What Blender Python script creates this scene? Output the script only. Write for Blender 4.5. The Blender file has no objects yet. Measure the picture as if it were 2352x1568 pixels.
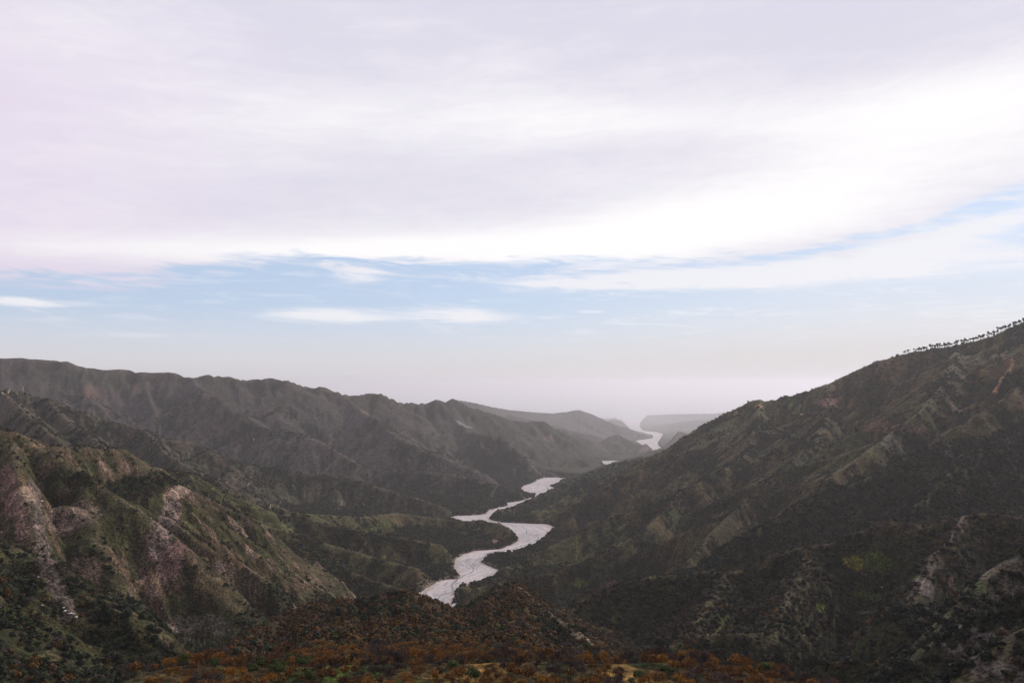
import bpy, math, random, time
import numpy as np
T0 = time.time()
random.seed(7)
RNG = np.random.default_rng(11)
F32 = np.float32

# ------------------------------------------------------------------ camera
FPX, CX, CY, PITCH = 1829.0, 1176.0, 784.0, math.radians(2.911)
sc = bpy.context.scene
cam_data = bpy.data.cameras.new('camera')
cam_data.sensor_width = 36.0
cam_data.lens = 36.0 * FPX / 2352.0
cam_data.clip_start = 0.5
cam_data.clip_end = 400000.0
cam = bpy.data.objects.new('camera', cam_data)
sc.collection.objects.link(cam)
cam.location = (0, 0, 0)
cam.rotation_euler = (math.radians(90) + PITCH, 0, 0)
sc.camera = cam

# ------------------------------------------------------------------ light and exposure
SUN_AZ, SUN_EL = math.radians(42), math.radians(33)      # ahead of the camera and to the right, behind thin cloud
SUN_STRENGTH, SKY_STRENGTH, EXPOSURE = 1.85, 0.10, 0.69
sc.view_settings.view_transform = 'Standard'
sc.view_settings.look = 'None'
sc.view_settings.exposure = EXPOSURE
sc.view_settings.gamma = 1.0
sc.view_settings.use_curve_mapping = False
sc.cycles.use_denoising = True
sc.cycles.max_bounces = 6
sc.cycles.diffuse_bounces = 2
sc.cycles.volume_bounces = 2
sc.cycles.transparent_max_bounces = 6

sun_data = bpy.data.lights.new('sun', 'SUN')
sun_data.energy = SUN_STRENGTH
sun_data.angle = math.radians(5)
sun_data.color = (1.0, 0.93, 0.86)
sun = bpy.data.objects.new('sun', sun_data)
sc.collection.objects.link(sun)
from mathutils import Vector, Matrix
sd = Vector((math.sin(SUN_AZ) * math.cos(SUN_EL), math.cos(SUN_AZ) * math.cos(SUN_EL), math.sin(SUN_EL)))
sun.rotation_euler = sd.to_track_quat('Z', 'Y').to_euler()

class NT:
    """small node tree helper"""
    def __init__(s, tree):
        s.t = tree; s.n = tree.nodes; s.l = tree.links
    def new(s, kind, **kw):
        nd = s.n.new(kind)
        for k, v in kw.items():
            setattr(nd, k, v)
        return nd
    def put(s, sock, v):
        if isinstance(v, bpy.types.NodeSocket):
            s.l.new(v, sock)
        else:
            sock.default_value = v
    def math(s, op, a, b=None, c=None, clamp=False):
        nd = s.new('ShaderNodeMath', operation=op, use_clamp=clamp)
        s.put(nd.inputs[0], a)
        if b is not None: s.put(nd.inputs[1], b)
        if c is not None: s.put(nd.inputs[2], c)
        return nd.outputs[0]
    def mix(s, fac, a, b, kind='MIX'):
        nd = s.new('ShaderNodeMix', data_type='RGBA', blend_type=kind)
        s.put(nd.inputs['Factor'], fac)
        ins = [i for i in nd.inputs if i.type == 'RGBA']
        s.put(ins[0], a); s.put(ins[1], b)
        return [o for o in nd.outputs if o.type == 'RGBA'][0]
    def step(s, v, lo, hi):
        nd = s.new('ShaderNodeMapRange', interpolation_type='SMOOTHSTEP')
        s.put(nd.inputs[0], v); s.put(nd.inputs[1], lo); s.put(nd.inputs[2], hi)
        return nd.outputs[0]
    def comb(s, x, y, z):
        nd = s.new('ShaderNodeCombineXYZ')
        s.put(nd.inputs[0], x); s.put(nd.inputs[1], y); s.put(nd.inputs[2], z)
        return nd.outputs[0]
    def noise(s, vec, scale, detail=4, rough=0.55, dist=0.0):
        nd = s.new('ShaderNodeTexNoise')
        s.put(nd.inputs['Vector'], vec); nd.inputs['Scale'].default_value = scale
        nd.inputs['Detail'].default_value = detail; nd.inputs['Roughness'].default_value = rough
        nd.inputs['Distortion'].default_value = dist
        return nd.outputs[0]

def c4(r, g, b): return (r, g, b, 1.0)

world = bpy.data.worlds.new('World'); sc.world = world; world.use_nodes = True
def build_sky():
    t = NT(world.node_tree); t.n.clear()
    out = t.new('ShaderNodeOutputWorld'); bg = t.new('ShaderNodeBackground')
    t.l.new(bg.outputs[0], out.inputs[0])
    tc = t.new('ShaderNodeTexCoord'); d = tc.outputs['Generated']
    sx = t.new('ShaderNodeSeparateXYZ'); t.l.new(d, sx.inputs[0])
    X, Y, Z = sx.outputs
    Z = t.math('ABSOLUTE', Z)
    up = t.comb(X, Y, t.math('MAXIMUM', Z, 0.012))
    nrm = t.new('ShaderNodeVectorMath', operation='NORMALIZE'); t.l.new(up, nrm.inputs[0])
    sky = t.new('ShaderNodeTexSky', sky_type='NISHITA')
    sky.sun_disc = False; sky.sun_elevation = SUN_EL; sky.sun_rotation = SUN_AZ
    sky.altitude = 700; sky.air_density = 1.0; sky.dust_density = 1.2; sky.ozone_density = 1.0
    t.l.new(nrm.outputs[0], sky.inputs[0])
    el = t.math('ARCSINE', Z)                                   # elevation, radians
    az = t.math('ARCTAN2', X, Y)                                # 0 ahead, + to the right
    K = 57.29578
    eld = t.math('MULTIPLY', el, K); azd = t.math('MULTIPLY', az, K)
    # layered cloud coordinates: stretched along the horizon, tilted a little
    tilt = t.math('MULTIPLY_ADD', azd, -0.02, eld)
    cs = t.comb(t.math('MULTIPLY', azd, 0.06), t.math('MULTIPLY', tilt, 0.55), 0.0)
    cs2 = t.comb(t.math('MULTIPLY', azd, 0.12), t.math('MULTIPLY', t.math('MULTIPLY_ADD', azd, 0.035, eld), 0.9), 3.0)
    n1 = t.noise(cs, 1.0, 7, 0.55, 0.6)
    n2 = t.noise(cs2, 1.6, 8, 0.62, 0.9)
    n3 = t.noise(t.comb(t.math('MULTIPLY', azd, 0.035), t.math('MULTIPLY', tilt, 0.16), 7.0), 1.0, 3, 0.5, 0.5)
    # lower edge of the high sheet of cloud, degrees, against azimuth
    cv = t.new('ShaderNodeFloatCurve')
    t.l.new(t.math('MULTIPLY_ADD', azd, 1 / 100.0, 0.5, clamp=True), cv.inputs['Value'])
    pts = [(-50, 6.0), (-33, 6.7), (-26, 6.9), (-22, 7.7), (-17, 8.5), (-8, 8.6), (0, 8.45), (8, 8.6), (17, 8.7), (24, 9.3), (28, 10.2), (33, 11.8), (50, 13)]
    c = cv.mapping.curves[0]
    while len(c.points) < len(pts): c.points.new(0.5, 0.5)
    for p, (a, e) in zip(c.points, pts): p.location = (a / 100 + .5, e / 20.0)
    cv.mapping.update()
    edge = t.math('MULTIPLY', cv.outputs[0], 20.0)
    over = t.math('SUBTRACT', eld, edge)
    over = t.math('ADD', over, t.math('MULTIPLY', t.math('SUBTRACT', n2, 0.5), 2.6))
    sheet = t.math('MAXIMUM', t.step(over, -0.35, 0.5), t.math('MULTIPLY', t.step(over, -1.3, 0.2), t.math('MULTIPLY', t.step(n2, .45, .62), .75)))
    def blob(a, e, wa, we, tl=0.0):
        """soft bank of cloud centred at azimuth a, elevation e (degrees)"""
        da = t.math('SUBTRACT', azd, a)
        de = t.math('SUBTRACT', t.math('MULTIPLY_ADD', da, -tl, eld), e)
        r = t.math('ADD', t.math('POWER', t.math('MULTIPLY', da, 1 / wa), 2.0), t.math('POWER', t.math('MULTIPLY', de, 1 / we), 2.0))
        return t.math('EXPONENT', t.math('MULTIPLY', r, -1.0))
    def add(*a):
        v = a[0]
        for b in a[1:]: v = t.math('ADD', v, b)
        return v
    # thin wisps under the sheet
    bank = add(t.math('MULTIPLY', blob(11, 7.25, 12, 0.75, 0.022), 1.35), t.math('MULTIPLY', blob(29, 9.3, 8, 0.9, 0.17), 1.0), t.math('MULTIPLY', blob(27, 7.4, 12, 1.1, 0.03), .95), t.math('MULTIPLY', blob(-11, 7.6, 2.6, 0.9), 0.75),
               t.math('MULTIPLY', blob(-13, 4.6, 6, 0.7), 0.85), t.math('MULTIPLY', blob(-3.5, 4.8, 4.5, 0.7, -0.04), 0.85),
               t.math('MULTIPLY', blob(-32, 4.9, 5, 0.35), 0.9), t.math('MULTIPLY', blob(-25, 3.1, 5, 0.35), 0.6), t.math('MULTIPLY', blob(-14, 6.0, 12, 0.3, 0.01), 0.4))
    wisp = t.step(t.math('MULTIPLY', bank, t.math('MULTIPLY_ADD', n2, 2.0, -0.2)), 0.2, 0.75)
    n5 = t.noise(t.comb(t.math('MULTIPLY', azd, 0.22), t.math('MULTIPLY', t.math('MULTIPLY_ADD', azd, 0.02, eld), 1.6), 23.0), 1.0, 8, 0.6, 1.4)
    band = t.math('MULTIPLY', t.step(eld, 2.0, 4.5), t.math('MULTIPLY_ADD', t.step(azd, -12.0, 12.0), .55, .45))
    wisp = t.math('MAXIMUM', wisp, t.math('MULTIPLY', t.math('MULTIPLY', t.step(n5, .50, .72), band), .75))
    lowveil = t.math('SUBTRACT', 1.0, t.step(eld, 0.2, 6.0))     # milky air low down
    right = t.step(azd, -6.0, 30.0)
    lowveil = t.math('ADD', t.math('MULTIPLY', lowveil, 0.9), t.math('MULTIPLY', right, t.math('MULTIPLY', t.math('SUBTRACT', 1.0, t.step(eld, 4.5, 10.0)), 0.45)), clamp=True)
    # cloud colours
    bright = add(t.math('MULTIPLY', blob(20, 12.6, 17, 2.9, 0.20), .75), t.math('MULTIPLY', blob(6, 10.2, 20, 1.7, 0.05), .75),
                 t.math('MULTIPLY', blob(-2, 18.3, 19, 1.9, -0.01), .55), t.math('MULTIPLY', blob(-20, 8.9, 22, 0.9, 0.05), .6), t.math('MULTIPLY', blob(30, 17.5, 14, 3.0, 0.1), .55))
    bright = t.math('ADD', bright, t.math('MULTIPLY', t.math('SUBTRACT', n3, 0.5), 0.9))
    bright = t.math('ADD', bright, t.math('MULTIPLY', t.math('SUBTRACT', n1, 0.5), 0.5))
    n4 = t.noise(t.comb(t.math('MULTIPLY', azd, 0.26), t.math('MULTIPLY', t.math('MULTIPLY_ADD', azd, -0.06, eld), 1.1), 11.0), 1.0, 8, 0.6, 1.2)
    bright = t.math('ADD', bright, t.math('MULTIPLY', t.math('SUBTRACT', n4, 0.5), 0.5))
    bright = t.step(bright, -0.25, 1.0)
    # the cloud is thickest overhead and away from the sun
    sdot = t.new('ShaderNodeVectorMath', operation='DOT_PRODUCT'); t.l.new(d, sdot.inputs[0]); sdot.inputs[1].default_value = tuple(sd)
    toward = t.step(sdot.outputs['Value'], -0.9, 0.75)
    grey = t.mix(t.step(azd, -36.0, -10.0), c4(0.80, 0.72, 0.85), c4(0.735, 0.715, 0.815))
    grey = t.mix(t.step(eld, 17.0, 27.0), grey, c4(0.69, 0.665, 0.79))
    cloud = t.mix(bright, grey, c4(1.0, 0.98, 0.985))
    cloud = t.mix(t.math('MULTIPLY', t.step(eld, 26, 60), 1.0), cloud, c4(0.60, 0.59, 0.67))
    cloud = t.mix(toward, t.mix(1.0, cloud, c4(0.72, 0.72, 0.76), 'MULTIPLY'), cloud)
    skyc = t.mix(1.0, sky.outputs[0], c4(SKY_STRENGTH, SKY_STRENGTH, SKY_STRENGTH), 'MULTIPLY')
    skyc = t.mix(0.72, skyc, c4(0.52, 0.64, 0.86))
    low = t.mix(t.step(eld, 0.5, 5.0), c4(0.70, 0.68, 0.685), c4(0.76, 0.745, 0.775))
    col = t.mix(lowveil, skyc, low)
    col = t.mix(t.math('MULTIPLY', wisp, 0.85), col, c4(0.90, 0.885, 0.92))
    col = t.mix(sheet, col, cloud)
    t.l.new(col, bg.inputs[0]); bg.inputs[1].default_value = 0.64
build_sky()

def tag(o, label=None, cat=None, group=None, kind=None):
    if label: o['label'] = label
    if cat: o['category'] = cat
    if group: o['group'] = group
    if kind: o['kind'] = kind
    return o
def link(o, parent=None):
    sc.collection.objects.link(o)
    if parent: o.parent = parent
    return o
def mesh_np(name, verts, faces, mat=None, smooth=False):
    """verts (n,3), faces (m,k) all the same size"""
    me = bpy.data.meshes.new(name)
    verts = np.asarray(verts, dtype=F32); faces = np.asarray(faces, dtype=np.int32)
    k = faces.shape[1]
    me.vertices.add(len(verts)); me.vertices.foreach_set('co', verts.ravel())
    me.loops.add(faces.size); me.loops.foreach_set('vertex_index', faces.ravel())
    me.polygons.add(len(faces))
    me.polygons.foreach_set('loop_start', np.arange(0, faces.size, k, dtype=np.int32))
    me.polygons.foreach_set('loop_total', np.full(len(faces), k, dtype=np.int32))
    if smooth: me.polygons.foreach_set('use_smooth', np.ones(len(faces), dtype=bool))
    me.update(calc_edges=True)
    if mat: me.materials.append(mat)
    return me

# ------------------------------------------------------------------ noise
def h2(ix, iy, seed):
    h = (ix.astype(np.int64) * 374761393 + iy.astype(np.int64) * 668265263 + seed * 1442695041) & 0xffffffff
    h = ((h ^ (h >> 13)) * 1274126177) & 0xffffffff
    h = ((h ^ (h >> 16)) * 2246822519) & 0xffffffff
    return ((h ^ (h >> 15)) & 0xffffff).astype(F32) / F32(0xffffff)
def perlin(x, y, seed=0):
    ix = np.floor(x); iy = np.floor(y); fx = (x - ix).astype(F32); fy = (y - iy).astype(F32)
    ux = fx * fx * (3 - 2 * fx); uy = fy * fy * (3 - 2 * fy); r = []
    for dx, dy in ((0, 0), (1, 0), (0, 1), (1, 1)):
        a = h2(ix + dx, iy + dy, seed) * F32(6.2831853)
        r.append(np.cos(a) * (fx - dx) + np.sin(a) * (fy - dy))
    a = r[0] + ux * (r[1] - r[0]); b = r[2] + ux * (r[3] - r[2])
    return (a + uy * (b - a)) * 1.5
def fbm(x, y, sc_, oct=4, seed=0, gain=.5):
    v = 0; a = 1.0; n = 0
    for o in range(oct):
        v = v + a * perlin(x / sc_ * 2 ** o + 17.3 * o, y / sc_ * 2 ** o - 9.1 * o, seed + o); n += a; a *= gain
    return v / n
def sstep(x, a, b):
    t = np.clip((x - a) / (b - a), 0, 1); return t * t * (3 - 2 * t)

# ------------------------------------------------------------------ survey: bearings in the photograph to ground positions
def bearing(x, y):
    v = (CY - y) / FPX
    yv = math.cos(PITCH) - math.sin(PITCH) * v; zv = math.sin(PITCH) + math.cos(PITCH) * v
    return (x - CX) / FPX / yv, zv / yv
RIV0, RIVS, RIVB = 430.0, 0.045, 0.0337      # river bed: height below the viewpoint, fall per metre, fall in the lower plain
def river_reach(t):
    return np.where(t > .0618, RIV0 / np.maximum(t - RIVS, 1e-4), (RIV0 + (RIVS - RIVB) * 25600.) / np.maximum(t - RIVB, 1e-4))
def stretch(d):
    return float(river_reach(430.0 / d + .018))
def P(x, y, d, s=True):
    if s: d = stretch(d)
    bx, bz = bearing(x, y); return (bx * d, d, bz * d)
def zriver(Y): return -(RIV0 + RIVS * np.minimum(Y, 25600.) + RIVB * np.maximum(Y - 25600., 0.))
def PR(x, y):
    bx, bz = bearing(x, y); d = float(river_reach(-bz)); return (bx * d, d)
# ------------------------------------------------------------------ ridges: (owner, slope of its flanks, spur spacing, points x, y, distance)
RIDGES = [
 ('coastal_hills', .22, 0, [(1340,968,13900),(1390,960,13800),(1480,953,13400),(1560,950.5,12600),(1640,949,12300),(1690,943,12000),(1740,948,12000),(1900,948,12000)]),
 ('coastal_hills', .25, 0, [(1560,968,10500),(1600,964,10300),(1680,962,10200),(1750,966,10200)]),
 ('far_left_hills', .42, 700, [(1000,932,7600),(1035,921,7600),(1050,918,7600),(1085,923,7500),(1130,934,7600),(1170,941,7800),(1240,947,8100),(1270,949,8300),(1300,945,8400),(1318,941,8400),(1330,941,8400),(1352,948,8400),(1380,959,8400),(1400,970,8300)]),
 ('far_left_hills', .42, 0, [(1400,970,8300),(1430,984,8200),(1462,992,8200),(1490,998,8150)]),
 ('far_left_hills', .35, 0, [(1405,962,10300),(1430,965,10500),(1450,976,10400),(1468,983,10300)]),
 ('far_left_hills', .4, 0, [(1170,952,7300),(1230,966,7000),(1300,985,6900),(1370,1000,6900)]),
 ('cone_hill', .62, 0, [(1551,986,6400),(1575,994,6500),(1600,999,6600),(1680,1000,6900)]),
 ('cone_hill', .5, 0, [(1551,986,6400),(1525,1004,6000),(1500,1019,5700),(1486,1029,5500),(1460,1041,5300),(1437,1052,5150)]),
 ('middle_left_ridge', .55, 420, [(1040,914,5000),(1060,925,5000),(1085,935,5000),(1130,949,5050),(1170,962,5150),(1215,969,5250),(1228,964,5300),(1244,964,5300),(1262,979,5350),(1300,995,5500),(1350,1009,5750),(1385,1018,5900)]),
 ('middle_left_ridge', .5, 0, [(1385,1018,5900),(1400,1002,6050),(1414,998,6100),(1422,999,6100),(1445,1010,6200),(1470,1021,6350),(1484,1029,6450)]),
 ('left_skyline_ridge', .55, 500, [(-300,815,4100),(-120,818,4100),(0,821,4150),(60,822,4200),(130,827,4250),(152,829,4250),(170,838,4260),(200,844,4280),(240,846,4300),(290,849,4350),(325,854,4350),(400,856,4400),(420,862,4400),(443,868,4400),(462,861,4400),(480,861,4400),(490,867,4400),(500,862,4450),(512,863,4450),(540,869,4450),(565,873,4500),(590,870,4500),(615,868,4500),(655,871,4500),(675,878,4550),(700,887,4600),(720,888,4600),(733,886,4600),(745,889,4600),(770,898,4600),(800,907,4650),(820,908,4650),(840,904,4700),(858,901,4700),(870,901,4700),(890,911,4750),(925,925,4800),(945,924,4850),(955,927,4850),(980,925,4900),(1000,917,4900),(1012,919,4950),(1025,924,4950),(1040,914,5000)]),
 ('left_skyline_ridge', .6, 260, [(443,868,4380),(457,893,4200),(510,922,4050),(545,950,3950),(598,978,3850),(686,992,3780),(738,1013,3700),(809,1055,3620)]),
 ('left_skyline_ridge', .6, 260, [(790,905,4640),(830,945,4400),(864,962,4250),(882,981,4150),(910,1000,4000),(960,1030,3850),(1050,1060,3720),(1110,1085,3680)]),
 ('middle_left_ridge', .65, 220, [(1030,922,4950),(1060,965,4800),(1072,989,4650),(1110,995,4500),(1150,1003,4420),(1175,1022,4350),(1200,1045,4280),(1222,1070,4230)]),
 ('middle_left_ridge', .55, 0, [(1228,985,5200),(1245,1030,5050),(1262,1051,4950),(1300,1050,4900),(1325,1049,4900),(1345,1054,4900),(1372,1067,4950)]),
 ('middle_left_ridge', .5, 240, [(620,1060,3750),(735,1063,3700),(781,1070,3680),(893,1080,3600),(981,1082,3520),(1034,1086,3500),(1087,1099,3450),(1139,1113,3420),(1185,1124,3380),(1212,1136,3340)]),
 ('left_upper_ridge', .58, 240, [(-300,868,2700),(-100,885,2750),(0,893,2800),(45,897,2820),(110,915,2850),(180,940,2880),(250,965,2900),(334,987,2920),(387,1007,2950),(440,1014,3000),(492,1041,3000),(545,1062,3020),(615,1072,3050),(703,1083,3080),(780,1096,3080),(850,1112,3050),(950,1140,2980),(1020,1163,2900)]),
 ('left_upper_ridge', .6, 0, [(334,987,2920),(380,1040,2650),(440,1075,2450),(500,1105,2350)]),
 ('left_upper_ridge', .6, 0, [(110,915,2850),(160,970,2500),(215,1005,2250),(250,1035,2050)]),
 ('left_upper_ridge', .6, 0, [(0,893,2800),(60,950,2400),(120,1000,2100)]),
 ('left_rocky_spur', .72, 130, [(-300,985,1000),(-100,975,1080),(0,985,1150),(35,992,1160),(70,1006,1180),(91,1011,1190),(116,1024,1230),(158,1026,1290),(197,1024,1330),(228,1031,1350),(278,1029,1400),(299,1046,1410),(334,1090,1400),(369,1115,1420),(397,1140,1440),(450,1168,1470)]),
 ('left_green_spur', .66, 110, [(450,1168,1470),(492,1196,1500),(527,1224,1500),(580,1238,1530),(626,1273,1540),(668,1298,1550),(703,1326,1550),(738,1351,1540),(767,1374,1520)]),
 ('left_rocky_spur', .8, 110, [(53,1020,1170),(116,1041,1120),(169,1073,1100),(204,1094,1090),(246,1126,1080),(299,1161,1080),(340,1190,1080),(400,1250,1080)]),
 ('left_green_spur', .75, 90, [(400,1250,1080),(450,1310,1070),(500,1370,1060),(540,1440,1040)]),
 ('left_rocky_spur', .75, 110, [(20,1010,1130),(40,1080,1020),(60,1150,960),(75,1220,930),(90,1290,915),(130,1370,900)]),
 ('left_rocky_spur', .8, 0, [(197,1170,1060),(230,1240,1000),(262,1310,960),(300,1400,930),(330,1480,900)]),
 ('left_wooded_slope', .6, 200, [(250,1035,1650),(316,1063,1700),(387,1080,1800),(440,1087,1900),(475,1107,1930),(510,1135,1950),(545,1149,2000),(598,1164,2050),(668,1175,2150),(720,1180,2250),(827,1187,2400),(911,1177,2600),(981,1187,2620),(1051,1195,2600),(1108,1196,2560),(1146,1201,2500),(1168,1212,2440),(1182,1226,2410)]),
 ('left_wooded_slope', .6, 150, [(520,1138,1950),(600,1190,1950),(650,1215,1950),(720,1240,1950),(800,1262,1930),(870,1282,1900),(960,1305,1840),(1030,1314,1790)]),
 ('left_wooded_slope', .6, 140, [(668,1175,2150),(760,1205,2130),(850,1220,2120),(930,1235,2110),(1010,1250,2100)]),
 ('left_wooded_slope', .62, 130, [(650,1215,1950),(720,1275,1800),(800,1310,1740),(880,1340,1700),(940,1357,1680)]),
 ('left_near_spur', .62, 90, [(-300,1150,650),(-120,1200,780),(0,1246,860),(35,1270,870),(70,1309,870),(95,1354,860),(116,1397,840),(170,1425,820),(240,1470,780),(310,1520,740),(370,1560,700)]),
 ('left_near_spur', .6, 0, [(-100,1400,560),(0,1440,600),(90,1490,610),(180,1545,600),(240,1600,580)]),
 ('right_skyline_mountain', .56, 170, [(2700,660,2100),(2500,708,2250),(2352,742,2420),(2330,748,2450),(2280,772,2480),(2200,792,2540),(2120,803,2600),(2075,812,2640),(2050,818,2650),(2020,827,2660),(2003,836,2680),(1990,848,2680),(1960,858,2700),(1900,881,2750),(1860,897,2780),(1800,911,2830),(1775,917,2850),(1760,921,2880),(1745,917,2900),(1728,919,2900),(1710,931,2920),(1690,947,2930),(1665,967,2930),(1640,981,2920),(1600,1000,2900),(1560,1018,2880),(1520,1042,2850),(1470,1072,2800),(1420,1097,2780),(1380,1120,2750),(1330,1155,2700),(1295,1182,2670)]),
 ('right_skyline_mountain', .6, 150, [(1745,917,2900),(1740,980,2600),(1720,1040,2420),(1660,1080,2300),(1560,1130,2200),(1480,1165,2180),(1403,1192,2170),(1333,1222,2120),(1283,1246,2080),(1235,1268,2050),(1190,1290,1990),(1160,1303,1920)]),
 ('right_skyline_mountain', .6, 130, [(1560,1130,2200),(1500,1200,1950),(1440,1240,1850),(1390,1270,1800),(1346,1290,1760),(1276,1313,1730),(1200,1325,1700),(1130,1340,1660),(1090,1352,1640)]),
 ('right_skyline_mountain', .62, 120, [(1900,881,2750),(1900,960,2350),(1870,1020,2150),(1800,1080,2000),(1720,1140,1850),(1660,1200,1720),(1600,1270,1600),(1540,1330,1500)]),
 ('right_skyline_mountain', .6, 120, [(2200,792,2540),(2180,870,2150),(2120,940,1950),(2040,1000,1850),(1960,1060,1750),(1900,1100,1680)]),
 ('right_skyline_mountain', .6, 120, [(2500,700,2250),(2400,820,2000),(2330,900,1850),(2250,950,1780)]),
 ('right_dark_spur', .5, 160, [(1500,1047,3750),(1466,1053,3600),(1424,1063,3450),(1368,1080,3300),(1297,1112,3200),(1273,1122,3150),(1227,1144,3070),(1188,1161,2980),(1157,1170,2900),(1139,1167,2870),(1125,1174,2840),(1108,1190,2790)]),
 ('right_far_bank', .5, 200, [(1600,1008,5500),(1530,1026,5200),(1480,1039,4900),(1430,1054,4600),(1400,1063,4350),(1370,1069,4200),(1330,1086,4050),(1288,1103,3950)]),
 ('right_wooded_ridge', .68, 110, [(2700,880,1500),(2500,930,1600),(2352,968,1640),(2264,998,1650),(2211,1005,1650),(2165,1013,1640),(2105,1037,1620),(2074,1048,1600),(2024,1079,1580),(1965,1104,1560),(1922,1118,1540),(1877,1135,1520),(1835,1153,1500),(1806,1175,1480),(1771,1195,1470),(1736,1212,1450),(1701,1230,1440),(1673,1253,1430),(1655,1284,1400),(1600,1320,1390),(1540,1350,1400)]),
 ('right_wooded_ridge', .7, 90, [(2352,968,1640),(2300,1000,1500),(2208,1055,1400),(2165,1095,1330),(2123,1140,1280),(2060,1185,1220)]),
 ('right_near_ridge', .6, 90, [(2700,1230,800),(2500,1200,880),(2352,1183,960),(2299,1176,980),(2260,1173,990),(2221,1178,1000),(2172,1188,1020),(2130,1201,1030),(2088,1197,1050),(2052,1192,1060),(2017,1199,1070),(1975,1215,1080),(1940,1231,1090),(1905,1243,1100),(1859,1248,1110),(1813,1257,1120),(1771,1268,1120),(1743,1296,1110),(1708,1303,1120),(1666,1310,1120),(1613,1306,1140),(1577,1313,1150),(1530,1316,1160),(1475,1323,1170),(1448,1328,1180),(1421,1342,1190),(1393,1354,1190),(1366,1354,1200),(1333,1382,1190),(1301,1404,1170)]),
 ('right_near_ridge', .62, 0, [(2221,1178,1000),(2191,1235,930),(2153,1263,900),(2130,1317,860),(2107,1355,830),(2077,1390,800),(2040,1450,740)]),
 ('right_near_ridge', .58, 0, [(1859,1248,1110),(1850,1300,1000),(1820,1350,920),(1790,1400,860),(1765,1446,800),(1695,1448,790),(1624,1448,790),(1563,1460,790),(1510,1482,780)]),
 ('right_near_ridge', .58, 0, [(1666,1310,1120),(1650,1350,1020),(1620,1390,940),(1590,1430,860)]),
 ('right_rocky_buttress', .75, 60, [(2700,1100,520),(2500,1190,600),(2352,1281,640),(2325,1309,640),(2283,1344,640),(2237,1386,630),(2199,1439,610),(2160,1492,590),(2120,1550,560)]),
 ('right_rocky_buttress', .6, 0, [(2600,1350,400),(2450,1420,430),(2352,1490,440),(2290,1530,430),(2230,1575,420)]),
 ('centre_brown_hill', .52, 0, [(535,1492,620),(570,1458,670),(614,1436,705),(657,1418,740),(700,1393,780),(764,1384,800),(832,1378,800),(873,1371,800),(893,1363,800),(928,1358,800),(950,1365,810),(975,1392,820),(1005,1401,830),(1040,1398,860),(1093,1392,880),(1126,1368,900),(1164,1345,940),(1180,1338,950)]),
 ('centre_brown_hill', .78, 0, [(1164,1345,940),(1180,1338,950),(1202,1354,900),(1237,1390,830),(1278,1417,760),(1325,1449,700),(1374,1489,620)]),
 ('centre_brown_hill', .52, 0, [(700, 1394, 780), (713, 1436, 640), (729, 1492, 480), (740, 1532, 360)]),
 ('centre_brown_hill', .52, 0, [(790, 1384, 800), (794, 1436, 640), (797, 1492, 480), (800, 1532, 360)]),
 ('centre_brown_hill', .52, 0, [(873, 1379, 800), (872, 1436, 640), (871, 1492, 480), (870, 1532, 360)]),
 ('centre_brown_hill', .52, 0, [(928, 1369, 800), (931, 1436, 640), (933, 1492, 480), (935, 1532, 360)]),
 ('centre_brown_hill', .52, 0, [(1000, 1402, 830), (1000, 1436, 640), (1000, 1492, 480), (1000, 1532, 360)]),
 ('centre_brown_hill', .52, 0, [(1060, 1397, 870), (1055, 1436, 640), (1052, 1492, 480), (1050, 1532, 360)]),
 ('centre_brown_hill', .52, 0, [(1126, 1369, 900), (1118, 1436, 640), (1114, 1492, 480), (1110, 1532, 360)]),
 ('centre_brown_hill', .52, 0, [(1185, 1343, 945), (1182, 1436, 640), (1181, 1492, 480), (1180, 1532, 360)]),
]
OWN = []
for r in RIDGES:
    if r[0] not in OWN: OWN.append(r[0])
OWN += ['near_terrace', 'valley_floor', 'home_slope']

# ------------------------------------------------------------------ river bed outlines
V2 = lambda zx, zy: (735 + zx * .3516, 872.8 + zy * .3516)
RIVER_A = [(960,1440),(966,1362),(978,1351),(1016,1331),(1051,1328),(1057,1322),(1042,1305),(1046,1285),(1065,1272),(1090,1264),(1122,1262),(1150,1260),(1175,1251),(1191,1240),(1178,1224),(1167,1213),(1140,1210),(1090,1205),(1050,1197),(1036,1188),(1065,1183),(1105,1182),(1116,1179),
           (1118,1175),(1125,1170),(1150,1164),(1167,1162),(1161,1155),(1192,1150),(1227,1142),(1231,1135),(1206,1130),(1195,1122),(1203,1115),(1224,1108),(1234,1101),(1252,1096),(1273,1096),(1305,1098),(1345,1090),(1375,1078),(1392,1070),(1385,1064),(1366,1061),(1390,1057.5),(1424,1058),(1445,1059),(1480,1047),(1500,1037),(1496,1030),(1484,1026.5),(1456,1012),(1498,1006),(1499,1000),(1466,991),(1447,987),(1443,979),(1419,973),(1430,963),(1436,958),
           (1500,958),(1473,966),(1469,978),(1477,988),(1509,992),(1524,996),(1520,1003),(1510,1019),(1520,1029),(1522,1040),(1490,1054),(1455,1064),(1425,1066),(1420,1074),(1400,1084),(1360,1098),(1320,1106),(1290,1108),(1285,1110),(1262,1115),(1276,1121),(1254,1134),(1229,1146),(1192,1164),(1157,1173),(1140,1178),(1124,1192),(1150,1199),(1190,1201),(1217,1202),(1250,1204),(1269,1211),
           (1259,1224),(1241,1242),(1227,1251),(1175,1270),(1130,1274),(1111,1282),(1107,1292),(1125,1300),(1146,1309),(1135,1318),(1116,1332),(1083,1339),(1058,1346),(1045,1360),(1037,1383),(1030,1395),(1010,1440)]
riv = np.array([PR(*p) for p in RIVER_A], dtype=F32)

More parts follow.
